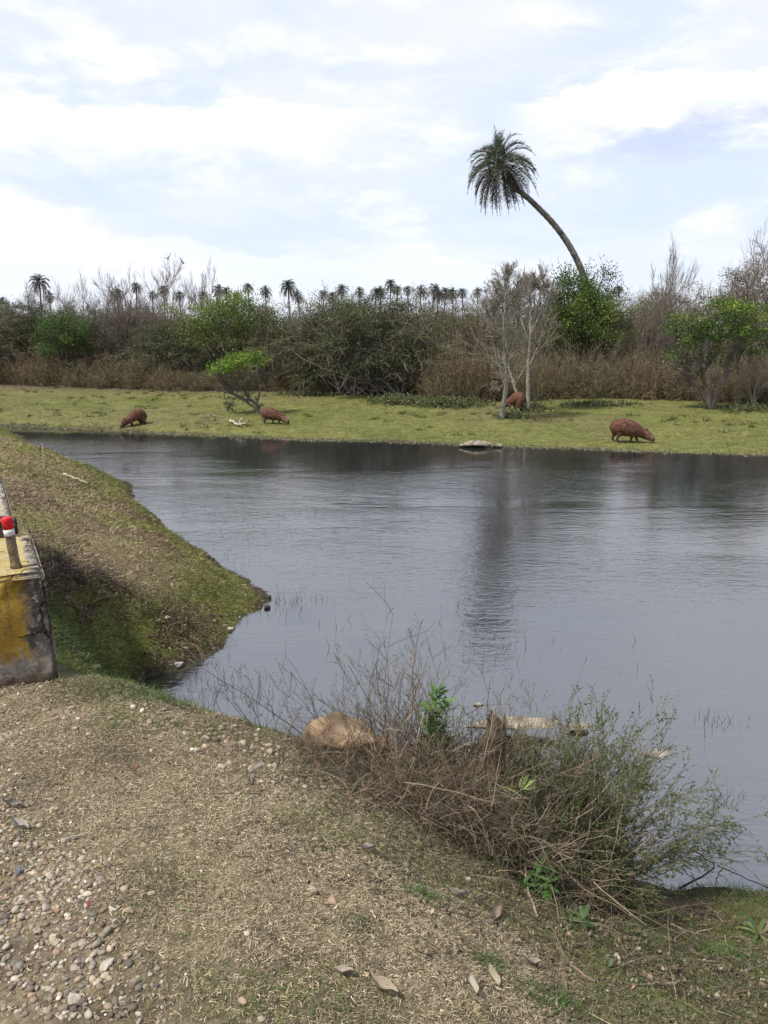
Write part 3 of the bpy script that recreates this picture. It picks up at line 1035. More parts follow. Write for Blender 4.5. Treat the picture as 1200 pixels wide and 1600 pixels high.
where = ['cut by the left edge of the picture', 'under the dull olive bush at the far left', 'under the fan-shaped bare tree', 'under the left green bushy tree', 'below the tall bare tree with pale stems', 'straight behind the leftmost capybara',
         'right of the leftmost capybara', 'under the tallest bare tree', 'just left of the small leaning tree', 'behind the stem of the small leaning tree', 'behind the middle capybara', 'at the left foot of the largest thorn bush',
         'hiding the left limbs of the largest thorn bush', 'hiding the right limbs of the largest thorn bush', 'first to the right of the largest thorn bush', 'behind the grey-green weed patch', 'two clumps left of the twin lichened trees',
         'behind the left twin tree', 'behind the right twin tree', 'first right of the twin lichened trees', 'under the bright green tree at the foot of the palm', 'right of the foot of the leaning palm', 'under the brown bush behind the largest capybara',
         'under the upright bare tree on the right', 'left of the spreading green tree', 'behind the left limbs of the spreading green tree', 'behind the right limbs of the spreading green tree', 'right of the trunk of the spreading green tree',
         'behind the small pale bare tree', 'cut by the right edge of the picture']
hue_ = ['reddish brown', 'buff brown', 'mixed brown']
for a, wh in zip(dl, where):
    plant(a[0], a[1], a[2], a[3] - 3, a[4], a[5] + rng.uniform(-6, 8), hue_[a[1]] + ' leafless brush ' + wh, 'brush along the foot of the thicket')


# woods that close the view behind the first row
def back_woods():
    f, br = Geo(), Geo()
    for i in range(120):
        yy = rng.uniform(39, 66)
        xx = rng.uniform(-.62, .62) * yy
        h = rng.uniform(2.9, 3.9) + (yy - 40) * .012 + (.9 if xx > 10 else 0)
        cc = crown_clusters(110, rng.uniform(1.8, 3.2), 1.8, h * .6, h * .42, -.3) + np.array([xx, yy, gz(xx, yy)])
        pl_ = OLIVE2 if i % 3 else RUST
        if rng.uniform() < .12:
            pl_ = GREEN
        leaf_cloud(f, cc, 40, .20, .07, pl_, .5, .5)
        P = stems(cc[:50], np.array([0, 0, 1.0]) + rng.normal(0, .35, (50, 3)), rng.uniform(.4, 1.1, 50), 4, 0, .12)
        tubes(br, P, taper(np.full(len(P), .014), 4), 3, jit((.16, .125, .10), len(P)))
    r = empty('distant_woods')
    tag(r, 'brown and olive scrub closing the view behind the first bushes', 'woods', kind='stuff')
    f.obj('foliage', M_LEAF, r)
    br.obj('branches', M_TWIG, r)


back_woods()

# ------------------------------------------------------------------ the leaning palm
def hero_palm():
    Y0 = 33.0
    pts = [(918, 612), (921, 540), (919, 480), (911, 437), (898, 405), (880, 375), (860, 350), (838, 328), (818, 310), (803, 299)]
    P = np.array([pix(a, b, Y=Y0) for a, b in pts])
    P[:, 1] += np.linspace(0, -.6, len(P))
    P[0, 2] = gz(P[0, 0], P[0, 1]) - .2
    # resample smoothly with slight rings
    t = np.linspace(0, len(P) - 1, 90)
    i = np.minimum(t.astype(int), len(P) - 2)
    fr = (t - i)[:, None]
    p0, p1, p2, p3 = P[np.maximum(i - 1, 0)], P[i], P[i + 1], P[np.minimum(i + 2, len(P) - 1)]
    Q = .5 * ((2 * p1) + (-p0 + p2) * fr + (2 * p0 - 5 * p1 + 4 * p2 - p3) * fr ** 2 + (-p0 + 3 * p1 - 3 * p2 + p3) * fr ** 3)
    base = Q[0].copy()
    r = np.interp(np.linspace(0, 1, 90), [0, .3, .5, .8, 1], [.14, .13, .12, .105, .095]) * (1 + .07 * (np.arange(90) % 3 == 0))
    tr = Geo()
    tubes(tr, (Q - base)[None], r[None], 12, np.array([[.16, .145, .12]]))
    root = empty('leaning_palm', base)
    tag(root, 'tall palm with a curved grey trunk leaning left above the thicket', 'palm tree')
    tr.obj('trunk', mat_attr('palm_bark', .9, 0, 5, .55, .02, 14), root, True)
    cc_ = [(.11, .135, .09), (.15, .175, .115), (.09, .11, .085), (.19, .20, .135)]
    dd_ = [(.10, .088, .068), (.15, .13, .095), (.08, .076, .07), (.20, .17, .12)]
    cr, sk = palm_crown(1.05, 84, .31, cc_, dd_, 44, .42)
    top = Q[-1] - base + np.array([-.66, 0, .86])
    tubes(tr2 := Geo(), np.stack([Q[-1] - base, Q[-1] - base + np.array([-.34, 0, .40]), top])[None], np.array([[.13, .17, .1]]), 10, np.array([[.10, .08, .05]]))
    # leaf bases
    tr2.obj('crown_shaft', M_BARK, root, True)
    c = cr.obj('crown', M_LEAF, root)
    c.location = top
    s = sk.obj('dead_frond_skirt', M_LEAF, root)
    s.location = top
    for o in (c, s):
        o.rotation_euler = (0, math.radians(-12), .4)
    return root


hero_palm()

FARP = [(60, 441, 27, 'largest far palm above the bare fan-shaped tree at the left'), (76, 463, 20, 'brown-headed far palm low beside the largest far palm'),
        (1, 471, 14, 'far palm cut by the left edge of the picture'), (183, 459, 19, 'far palm behind the tall pale-stemmed bare tree'),
        (207, 448, 23, 'full-headed far palm behind the slim bare tree'), (237, 461, 18, 'low far palm left of the tallest bare tree'),
        (255, 453, 19, 'far palm seen through the left twigs of the tallest bare tree'), (283, 461, 18, 'far palm seen through the stem of the tallest bare tree'),
        (310, 460, 19, 'low far palm right of the tallest bare tree'), (333, 453, 19, 'far palm at the left of the wand-like bare twigs'),
        (352, 455, 17, 'far palm among the wand-like bare twigs'), (370, 461, 18, 'low far palm above the top of the bright green tree'),
        (390, 449, 17, 'first far palm over the right shoulder of the bright green tree'), (415, 455, 18, 'second far palm over the right shoulder of the bright green tree'),
        (452, 448, 24, 'tall dark far palm standing clear above the brown-olive bush'), (470, 462, 20, 'shorter far palm touching the tall dark one on its right'),
        (506, 460, 18, 'far palm leaning slightly above the gap left of the largest thorn bush'), (530, 453, 17, 'small far palm with a spiky head above the overlapped thorn bush'),
        (520, 463, 14, 'lowest far palm squeezed between two others over the overlapped thorn bush'), (563, 455, 21, 'broad far palm directly above the largest thorn bush'),
        (582, 457, 14, 'narrow far palm just right of the broad one above the largest thorn bush'), (595, 456, 15, 'narrow far palm left of the highest middle palm'),
        (610, 444, 19, 'highest far palm of the middle of the row'), (622, 452, 20, 'far palm hard against the highest middle palm on its right'),
        (640, 453, 17, 'far palm between the middle cluster and the wide pair'), (654, 455, 15, 'thin far palm left of the wide-headed one'),
        (673, 452, 25, 'wide-headed far palm above the right end of the thorn bushes'), (682, 462, 14, 'short far palm tucked under the wide-headed one'),
        (692, 457, 16, 'far palm right of the wide-headed one, leaning a little'), (709, 458, 17, 'left of the pair of far palms standing alone'),
        (725, 457, 17, 'right of the pair of far palms standing alone'), (748, 456, 17, 'far palm partly hidden by the twigs of the lichened trees'),
        (974, 451, 15, 'lone far palm at the left of the upright bare tree on the right')]


def far_palms():
    fc = [(.07, .08, .06), (.09, .10, .075), (.055, .065, .055)]
    fd = [(.12, .105, .085), (.15, .13, .105), (.095, .085, .075)]
    meshes = []
    for i in range(4):
        cr, sk = palm_crown(1.0, 46, .34, fc, fd, 16, .5, .085)
        t = Geo()
        P = stems(np.array([[0, 0, 0.0]]), np.array([[rng.normal(0, .02), 0, 1.0]]), np.array([1.0]), 10, 0, .02)
        P -= P[:, -1:] - np.array([0, 0, 1.0])
        tubes(t, P, np.full((1, 10), .13), 8, np.array([[.13, .12, .10]]))
        meshes.append((cr.mesh('crown', M_LEAF), sk.mesh('dead_frond_skirt', M_LEAF), t.mesh('trunk', M_BARK)))
    for i, (px_, py_, w, lab) in enumerate(FARP):
        Yd = min(FPX * 2.75 / w, 175)
        p = pix(px_, py_, Y=Yd)
        z0 = gz(p[0], p[1]) - .3
        r = empty('far_palm', (p[0], p[1], z0))
        tag(r, lab, 'palm tree', 'far palms rising behind the thicket')
        a = rng.uniform(0, 6.28)
        ksz = rng.uniform(.85, 1.3)
        r.rotation_euler = (rng.normal(0, .02), rng.normal(0, .045), 0)
        for nm, me in zip(('crown', 'dead_frond_skirt', 'trunk'), meshes[i % 4]):
            o = bpy.data.objects.new(nm, me)
            col.objects.link(o)
            o.parent = r
            s = ksz
            if nm == 'trunk':
                o.scale = (1, 1, p[2] - z0)
            else:
                o.location = (0, 0, p[2] - z0)
                o.rotation_euler = (rng.normal(0, .08), rng.normal(0, .08), a)
                o.scale = (s, s, s)
far_palms()


# ------------------------------------------------------------------ single trees on the meadow
def curve_tree(name, feet, paths, radii, label, cat, colr, twig_n=6, twig=None, crown=None, lichen=None, smooth=True, Y0=None, r_twig=.012, tw_up=.1, spread_y=.5, tlow=.25):
    """trunk and limbs follow given pixel paths at the tree's own distance, with depth added limb by limb"""
    p0 = on_ground(*feet)
    Y0 = p0[1]
    root = empty(name, p0)
    tag(root, label, cat)
    tr, tw = Geo(), Geo()
    ends = []
    for path, r in zip(paths, radii):
        P = np.array([pix(a, b, Y=Y0) for a, b in path]) - p0
        # a path may start on another limb; its depth drifts away along the limb
        dep = rng.normal(0, spread_y) * np.linspace(0, 1, len(P)) ** 1.5 * (0 if r > .085 else 1)
        P[:, 1] += dep
        if abs(path[0][1] - feet[1]) < 3:
            P[0, 2] = -.12
        t = np.linspace(0, len(P) - 1, 14)
        Q = np.stack([np.interp(t, np.arange(len(P)), P[:, j]) for j in range(3)], -1)
        Q[1:-1] += rng.normal(0, .012, (12, 3))
        tubes(tr, Q[None], (r * np.linspace(1, .4, 14))[None], 8, jit(colr, 1, .1))
        ends.append(Q)
    E = np.array(ends)
    if twig_n:
        T1, _, _ = sprout(E, twig_n, tlow, 1, .85, .46, tw_up, 5, .15)
        tubes(tr, T1, taper(np.full(len(T1), r_twig * 1.6), 5), 4, jit(colr, len(T1), .15))
        T2, _, _ = sprout(T1, 9, .1, 1, .6, .6, tw_up, 4, .15)
        tubes(tw, T2, taper(np.full(len(T2), r_twig * .8), 4), 3, jit(twig or colr, len(T2), .2))
        T3, _, _ = sprout(T2, 6, .1, 1, .6, .8, tw_up, 4, .15)
        tubes(tw, T3, taper(np.full(len(T3), r_twig * .5), 4, .6), 3, jit(twig or colr, len(T3), .2))
        if lichen is not None:
            q = np.concatenate([T2.reshape(-1, 3), T3.reshape(-1, 3)])
            q = q[rng.uniform(0, 1, len(q)) < .10] + rng.normal(0, .02, (1, 3))
            leaves(tw, q, rng.uniform(.5, 1.2, len(q)) * .035, pal(lichen, len(q)), .8)
    tr.obj('trunk', M_BARK, root, smooth)
    if twig_n:
        tw.obj('twigs', M_TWIG, root)
    if crown:
        f = Geo()
        for (ax, ay, rx, rz, ncl, cols, ls, per) in crown:
            c = pix(ax, ay, Y=Y0) - p0
            m = FPX / Y0
            cc = crown_clusters(ncl, rx / m, rx / m * .8, rz / m, 0, -.9, .2, .3) + c
            leaf_cloud(f, cc, per, .13, ls, cols, .55, .6, .2, .3)
        f.obj('crown', M_LEAF, root)
    return root


curve_tree('leaning_tree', (403, 647),
           [[(403, 647), (403, 638), (402, 628)], [(402, 632), (392, 627), (375, 621), (358, 614), (343, 611)], [(400, 641), (394, 634), (384, 627), (372, 620), (352, 608), (335, 596)],
            [(388, 624), (384, 612), (380, 600), (378, 585), (377, 570)], [(402, 630), (404, 616), (405, 600), (398, 585), (395, 572)], [(360, 615), (354, 604), (348, 590), (345, 575)], [(384, 612), (392, 598), (400, 584)],
            [(350, 613), (350, 620), (354, 630), (358, 640)]],
           [.09, .06, .045, .04, .035, .03, .025, .02], 'small leaning tree with a lime green crown behind the middle capybara', 'tree', (.12, .105, .085), 5, crown=[
               (350, 573, 27, 11, 34, LIME, .06, 36), (378, 562, 28, 13, 44, LIME, .06, 36), (402, 560, 20, 10, 26, LIME + GREEN, .06, 36), (345, 583, 18, 6, 12, LIME, .06, 26)], r_twig=.010)
curve_tree('spreading_green_tree', (1110, 639),
           [[(1110, 639), (1106, 615), (1100, 595), (1096, 570), (1094, 545)], [(1112, 638), (1118, 612), (1132, 590), (1150, 570), (1160, 550)], [(1107, 636), (1094, 608), (1080, 592), (1062, 578), (1050, 570)],
            [(1098, 590), (1090, 570), (1088, 548)], [(1099, 585), (1110, 565), (1120, 548)], [(1075, 588), (1068, 570), (1062, 552)]],
           [.10, .085, .06, .05, .05, .035], 'spreading green tree with a forked dark trunk on the right of the meadow', 'tree', (.13, .115, .10), 6, crown=[
               (1085, 522, 46, 26, 44, DEEP, .07, 52), (1065, 498, 24, 12, 14, GREEN, .07, 50), (1125, 512, 48, 26, 50, DEEP, .07, 52), (1178, 530, 50, 30, 46, DEEP + GREEN[:2], .07, 52), (1128, 476, 34, 13, 24, GREEN + LIME[:1], .065, 50), (1172, 486, 36, 18, 28, GREEN, .065, 50),
               (1052, 552, 24, 14, 14, DEEP, .06, 40), (1105, 556, 26, 10, 12, DEEP, .06, 40), (1215, 500, 30, 24, 24, GREEN, .07, 50)], r_twig=.011)
LICH = [(.20, .20, .15), (.26, .25, .19), (.16, .17, .11)]
curve_tree('lichened_bare_tree', (783, 654),
           [[(783, 654), (784, 640), (788, 615), (790, 585), (787, 560), (783, 525), (781, 490)], [(788, 600), (780, 570), (770, 540), (762, 510), (755, 480)], [(788, 575), (796, 545), (803, 515), (806, 480), (800, 450)],
            [(785, 550), (772, 520), (772, 480), (768, 455)], [(790, 600), (778, 605), (768, 608)], [(783, 520), (792, 490), (790, 455), (786, 430)]],
           [.085, .033, .033, .026, .015, .026], 'grey lichened bare tree with a gnarled foot, left one of the twin trees', 'tree', (.22, .20, .165), 12, (.24, .21, .165), lichen=LICH, r_twig=.010, tw_up=.25, tlow=.42)
curve_tree('lichened_bare_tree', (823, 643),
           [[(823, 643), (826, 618), (826, 590), (828, 560), (830, 525), (832, 490), (830, 455)], [(812, 643), (810, 620), (804, 598), (797, 572), (795, 545)], [(828, 570), (838, 545), (850, 520), (862, 505)], [(829, 540), (818, 510), (815, 480), (812, 445)],
            [(830, 520), (845, 490), (852, 460), (850, 435)], [(831, 500), (828, 470), (838, 440)]],
           [.085, .045, .028, .030, .030, .026], 'pale lichened bare tree with two stems, right one of the twin trees', 'tree', (.26, .24, .20), 13, (.24, .215, .165), lichen=LICH, r_twig=.010, tw_up=.28, tlow=.42)
# ------------------------------------------------------------------ capybaras
def loft(st, n=18, xs=None):
    """closed body of vertical elliptical sections; st rows: x, ztop, zbot, halfwidth, y0"""
    st = np.array(st, float)
    k = len(st)
    tt = np.linspace(0, k - 1, (k - 1) * 3 + 1)
    st = np.stack([np.interp(tt, np.arange(k), st[:, j]) for j in range(st.shape[1])], -1)
    for _ in range(2):
        st[1:-1] = .25 * st[:-2] + .5 * st[1:-1] + .25 * st[2:]
    a = np.arange(n) * 2 * math.pi / n
    cz, hz = (st[:, 1] + st[:, 2]) / 2, (st[:, 1] - st[:, 2]) / 2
    V = np.stack([np.repeat(st[:, :1], n, 1), st[:, 4:5] + st[:, 3:4] * np.sign(np.cos(a)) * np.abs(np.cos(a)) ** .85, cz[:, None] + hz[:, None] * np.sin(a)], -1)
    I = np.arange(len(st) * n).reshape(-1, n)
    F = [list(f) for f in np.stack([I[:-1], np.roll(I, -1, 1)[:-1], np.roll(I, -1, 1)[1:], I[1:]], -1).reshape(-1, 4)]
    F.append(list(I[0][::-1]))
    F.append(list(I[-1]))
    return V.reshape(-1, 3), F


def leg_loft(pts, n=10):
    """pts rows: x,y,z,rx,ry from top to toe"""
    pts = np.array(pts, float)
    k = len(pts)
    tt = np.linspace(0, k - 1, (k - 1) * 3 + 1)
    pts = np.stack([np.interp(tt, np.arange(k), pts[:, j]) for j in range(5)], -1)
    a = np.arange(n) * 2 * math.pi / n
    V = np.stack([pts[:, :1] + pts[:, 3:4] * np.cos(a), pts[:, 1:2] + pts[:, 4:5] * np.sin(a), np.repeat(pts[:, 2:3], n, 1)], -1)
    I = np.arange(len(pts) * n).reshape(-1, n)
    F = [list(f) for f in np.stack([I[:-1], I[1:], np.roll(I, -1, 1)[1:], np.roll(I, -1, 1)[:-1]], -1).reshape(-1, 4)]
    F.append(list(I[0]))
    F.append(list(I[-1][::-1]))
    return V.reshape(-1, 3), F


def capy_mesh(variant):
    body = [(.00, .43, .38, .02, 0), (.02, .49, .31, .10, 0), (.07, .545, .23, .155, 0), (.14, .578, .185, .185, 0), (.22, .600, .165, .21, 0), (.30, .610, .148, .22, 0),
            (.38, .602, .140, .22, 0), (.46, .590, .135, .21, 0), (.54, .570, .130, .20, 0), (.62, .535, .128, .18, 0), (.69, .478, .125, .152, 0), (.76, .425, .112, .13, 0), (.82, .372, .092, .112, 0),
            (.88, .335, .070, .102, 0), (.94, .312, .048, .098, 0), (1.00, .275, .026, .090, 0), (1.06, .228, .010, .080, 0), (1.105, .175, .006, .070, 0), (1.135, .110, .012, .050, 0), (1.142, .07, .04, .02, 0)]
    if variant == 1:      # head drawn in, back arched
        body = [(x * .84, t + .03 * math.sin(min(x / .7, 1) * math.pi), b + .075 * math.sin(min(x / .75, 1) * math.pi), w * .93, y) for x, t, b, w, y in body]
    me_parts = [loft(body)]
    hind = lambda x, y: [(x, y, .40, .14, .085), (x + .02, y, .30, .135, .08), (x + .035, y, .22, .10, .065), (x + .01, y, .15, .055, .042), (x - .03, y, .095, .033, .030), (x - .02, y, .05, .028, .028), (x + .0, y, .022, .036, .032), (x + .035, y, .010, .052, .034)]
    fore = lambda x, y, f=0: [(x, y, .34, .11, .07), (x + .01, y, .25, .095, .06), (x + .01 + f * .3, y, .17, .060, .045), (x - .005 + f * .7, y, .11, .036, .032), (x + f, y, .05, .027, .027), (x + .01 + f, y, .02, .034, .031), (x + .03 + f, y, .009, .046, .034)]
    if variant == 1:
        legs = [hind(.12, .10), hind(.17, -.10), fore(.54, .085, .03), fore(.50, -.085, -.03)]
    else:
        legs = [hind(.12, .10), hind(.20, -.10), fore(.64, .085, .07), fore(.57, -.085, -.05)]
    me_parts += [leg_loft(l) for l in legs]
    for s in (-1, 1):    # small round ears high on the back of the head
        Vi, Fi = ICO2
        ear = Vi * np.array([.022, .012, .030])
        ear[:, 2] *= np.where(ear[:, 2] > 0, 1.1, 1)
        ear = ear + np.array([.925 * (1 if variant == 0 else .84), s * .066, .325])
        me_parts.append((ear, [list(f) for f in Fi]))
        brow = Vi * np.array([.035, .02, .02]) + np.array([.995 * (1 if variant == 0 else .84), s * .070, .215])
        me_parts.append((brow, [list(f) for f in Fi]))
    V, F, n = [], [], 0
    for v, f in me_parts:
        V.append(v)
        F += [[i + n for i in q] for q in f]
        n += len(v)
    me = bpy.data.meshes.new('capy')
    me.from_pydata([tuple(v) for v in np.concatenate(V)], [], F)
    me.update()
    o = bpy.data.objects.new('tmp', me)
    col.objects.link(o)
    m = o.modifiers.new('r', 'REMESH')
    m.mode = 'VOXEL'
    m.voxel_size = .010
    m2 = o.modifiers.new('s', 'SMOOTH')
    m2.factor = .6
    m2.iterations = 3
    dg = bpy.context.evaluated_depsgraph_get()
    ev = bpy.data.meshes.new_from_object(o.evaluated_get(dg))
    bpy.data.objects.remove(o)
    n = len(ev.vertices)
    co = np.zeros(n * 3, np.float32)
    ev.vertices.foreach_get('co', co)
    co = co.reshape(-1, 3)
    # coarse coat: faint combed ridges
    nz = np.sin(co[:, 0] * 70 + co[:, 2] * 30 + 3 * np.sin(co[:, 1] * 40)) * .0022
    co[:, 2] += nz
    co[:, 1] += nz * .7
    ev.vertices.foreach_set('co', co.ravel())
    for p in ev.polygons:
        p.use_smooth = True
    # coat colour: russet back, paler cheek, painted flank highlight, dark feet and muzzle
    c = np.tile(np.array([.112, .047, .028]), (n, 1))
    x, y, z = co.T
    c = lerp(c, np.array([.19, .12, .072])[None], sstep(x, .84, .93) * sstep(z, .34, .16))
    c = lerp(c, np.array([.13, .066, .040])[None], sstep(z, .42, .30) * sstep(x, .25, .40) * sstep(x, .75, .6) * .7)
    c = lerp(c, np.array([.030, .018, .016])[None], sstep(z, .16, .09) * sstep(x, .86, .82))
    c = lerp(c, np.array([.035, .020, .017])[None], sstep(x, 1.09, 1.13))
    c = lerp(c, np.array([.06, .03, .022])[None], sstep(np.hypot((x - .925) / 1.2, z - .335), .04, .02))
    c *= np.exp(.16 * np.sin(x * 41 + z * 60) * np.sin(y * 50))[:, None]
    if 'Col' in ev.color_attributes:
        ev.color_attributes.remove(ev.color_attributes['Col'])
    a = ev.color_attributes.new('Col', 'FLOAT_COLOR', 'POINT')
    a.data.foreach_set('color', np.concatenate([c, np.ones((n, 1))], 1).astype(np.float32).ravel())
    ev.materials.clear()
    ev.materials.append(M_FUR)
    return ev


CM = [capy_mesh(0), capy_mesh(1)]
M_EYE = mat_attr('eye', .2)
eye_mesh = [Geo().add(ICO2[0] * .011 + np.array([1.000, s * .086, .228]), ICO2[1], (.01, .008, .007)).mesh('eye', M_EYE) for s in (-1, 1)]


def capybara(px_, py_, heading, scale, v, label, off=.55, dark=1.0):
    """heading: direction the animal faces, degrees from +X"""
    p = on_ground(px_, py_)
    a = math.radians(heading)
    r = bpy.data.objects.new('capybara', CM[v])
    col.objects.link(r)
    ox = np.array([math.cos(a), math.sin(a)]) * off * scale
    r.location = (p[0] - ox[0], p[1] - ox[1], min(gz(p[0] - ox[0] * .6, p[1] - ox[1] * .6), gz(p[0] + ox[0], p[1] + ox[1])) + .022)
    r.rotation_euler = (0, 0, a)
    r.scale = (scale,) * 3
    tag(r, label, 'capybara', 'capybaras grazing on the far bank')
    for em in eye_mesh:
        e = bpy.data.objects.new('eye', em)
        col.objects.link(e)
        e.parent = r
    return r


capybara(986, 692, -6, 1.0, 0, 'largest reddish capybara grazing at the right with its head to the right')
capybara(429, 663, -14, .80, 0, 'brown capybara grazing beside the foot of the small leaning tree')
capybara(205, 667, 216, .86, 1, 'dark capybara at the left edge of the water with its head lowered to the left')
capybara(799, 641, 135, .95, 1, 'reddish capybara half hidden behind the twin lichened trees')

# ------------------------------------------------------------------ concrete headwall, slab and marker post
U, Vd = np.array([math.cos(math.radians(28)), math.sin(math.radians(28))]), np.array([-math.sin(math.radians(28)), math.cos(math.radians(28))])


def mat_block(name, front):
    m = bpy.data.materials.new(name)
    m.use_nodes = True
    g = NT(m.node_tree)
    oc = g.n('ShaderNodeTexCoord').outputs['Object']
    sx = g.n('ShaderNodeSeparateXYZ', {0: oc})
    x, y, z = sx.outputs
    n1 = g.noise(oc, 5.0, 6, .65, .6)
    n2 = g.noise(oc, 17.0, 6, .7, .4)
    n3 = g.noise(oc, 55.0, 5, .7)
    conc = g.mix(g.ss(n2, .35, .65), (.21, .185, .15), (.36, .32, .27))
    conc = g.mix(g.m('MULTIPLY', g.ss(n1, .47, .60), .9), conc, (.075, .065, .05))
    nrmz = g.n('ShaderNodeSeparateXYZ', {0: g.n('ShaderNodeNewGeometry').outputs['Normal']}).outputs[2]
    topf = g.ss(nrmz, .5, .8)
    # old ochre paint: thick on the front away from the corner, thin and pale on top
    nx = g.m('ADD', x, g.m('MULTIPLY', g.m('SUBTRACT', n1, .5), .34))
    pf = g.m('MULTIPLY', g.ss(nx, -.05, -.12), g.ss(g.m('ADD', z, g.m('MULTIPLY', g.m('SUBTRACT', n2, .5), .3)), -.44, -.36))
    pf = g.m('MULTIPLY', pf, g.ss(n2, .68, .58))
    ochre = g.mix(g.ss(n1, .35, .65), (.36, .21, .03), (.50, .32, .06))
    ochre = g.mix(g.m('MULTIPLY', g.ss(n2, .5, .62), .55), ochre, (.16, .085, .03))
    conc = g.mix(g.m('MULTIPLY', g.ss(g.noise(oc, 30, 5, .7), .54, .62), .75), conc, (.52, .49, .45))
    cf = g.mix(pf if front else 0.0, conc, ochre)
    # earth splashed along the foot
    cf = g.mix(g.m('MULTIPLY', g.ss(g.m('ADD', z, g.m('MULTIPLY', n2, .1)), -.38, -.50), .85), cf, (.15, .085, .048))
    pt = g.m('MULTIPLY', g.ss(g.m('ADD', x, g.m('MULTIPLY', g.m('SUBTRACT', n1, .5), .25)), -.03, -.09), g.ss(n2, .62, .5))
    oct_ = g.mix(g.ss(n1, .38, .62), (.46, .34, .09), (.56, .45, .16))
    ct = g.mix(g.m('MULTIPLY', pt, .8 if front else .15), g.mix(g.ss(n2, .35, .65), (.33, .28, .21), (.46, .40, .31)), oct_)
    c = g.mix(topf, cf, ct)
    c = g.mix(g.m('MULTIPLY', g.ss(n3, .56, .68), .5), c, (.06, .05, .04))
    vor = g.n('ShaderNodeTexVoronoi', {'Vector': g.n('ShaderNodeVectorMath', {0: oc, 1: g.n('ShaderNodeVectorMath', {0: g.n('ShaderNodeTexNoise', {'Vector': oc, 'Scale': 9.0}).outputs[1], 'Scale': .12}, operation='SCALE').outputs[0]}, operation='ADD').outputs[0], 'Scale': 3.2}, feature='DISTANCE_TO_EDGE').outputs['Distance']
    crack = g.m('MULTIPLY', g.ss(vor, .016, .004), g.ss(n1, .45, .55))
    c = g.mix(g.m('MULTIPLY', crack, .85), c, (.03, .025, .02))
    run = g.noise(g.n('ShaderNodeMapping', {0: oc, 'Scale': (14, 14, 1.2)}).outputs[0], 1.0, 4, .6)
    c = g.mix(g.m('MULTIPLY', g.m('MULTIPLY', g.ss(run, .52, .66), g.ss(nrmz, .4, .1)), .35), c, (.07, .055, .04))
    hgt = g.m('SUBTRACT', g.m('ADD', g.m('MULTIPLY', n2, .03), g.m('MULTIPLY', n3, .010)), g.m('MULTIPLY', crack, .02))
    bp = g.n('ShaderNodeBump', {'Height': hgt, 'Strength': 1.0, 'Distance': 1.0}).outputs[0]
    b = g.n('ShaderNodeBsdfPrincipled', {'Base Color': c, 'Roughness': .93, 'Specular IOR Level': .15, 'Normal': bp}).outputs[0]
    g.n('ShaderNodeOutputMaterial', {0: b})
    return m


def block(name, corner, w, d, top, bot, label, front, batter=.03):
    """worn cast-concrete block; local x to the right end, y away from the viewer, top face at z=0"""
    bm = bmesh.new()
    h = top - bot
    bmesh.ops.create_cube(bm, size=1)
    for v in bm.verts:
        v.co.x = (v.co.x - .5) * w + (batter if v.co.z < 0 else 0)
        v.co.y = (v.co.y + .5) * d - (batter if v.co.z < 0 and v.co.y < 0 else 0)
        v.co.z = (v.co.z - .5) * h
    bmesh.ops.bevel(bm, geom=bm.edges[:], offset=.018, segments=3, affect='EDGES')
    bmesh.ops.subdivide_edges(bm, edges=bm.edges[:], cuts=12, use_grid_fill=True)
    bmesh.ops.triangulate(bm, faces=bm.faces[:])
    for v in bm.verts:
        k = .006 * math.sin(v.co.x * 23 + v.co.z * 17) + .006 * math.sin(v.co.z * 41 + v.co.x * 9) + random.gauss(0, .0015)
        v.co += v.normal * k
    me = bpy.data.meshes.new(name)
    bm.to_mesh(me)
    bm.free()
    for p in me.polygons:
        p.use_smooth = True
    me.materials.append(mat_block(name + '_concrete', front))
    o = bpy.data.objects.new(name, me)
    col.objects.link(o)
    o.location = (corner[0], corner[1], top)
    o.rotation_euler = (0, 0, math.radians(28))
    tag(o, label, 'concrete block')
    return o


random.seed(4)
cr_ = pix(70, 893, z=1.89)
block('concrete_block', cr_, 1.3, .78, 1.89, .55, 'weathered concrete block with flaking ochre paint at the left edge', True)
c2 = pix(21, 806, z=1.74)
block('concrete_slab', c2 - np.array([0, 0, 0]), .9, 1.5, 1.74, .7, 'pale bare concrete slab behind the ochre painted block', False, .0)

# marker post
pp = pix(25, 885, z=1.89)
root = empty('marker_post', (pp[0], pp[1], 1.885))
tag(root, 'short marker post with a red and white cap standing on the ochre block', 'post')


def lathe(g, rz, n, C, wob=0.0):
    a = np.arange(n) * 2 * math.pi / n
    rz = np.array(rz, float)
    V = np.stack([rz[:, :1] * np.cos(a), rz[:, :1] * np.sin(a), np.repeat(rz[:, 1:2], n, 1)], -1)
    if wob:
        V[..., :2] *= 1 + rng.normal(0, wob, V.shape[:2])[..., None]
    I = np.arange(len(rz) * n).reshape(-1, n)
    F = np.stack([I[:-1], np.roll(I, -1, 1)[:-1], np.roll(I, -1, 1)[1:], I[1:]], -1).reshape(-1, 4)
    g.add(V, F, C)


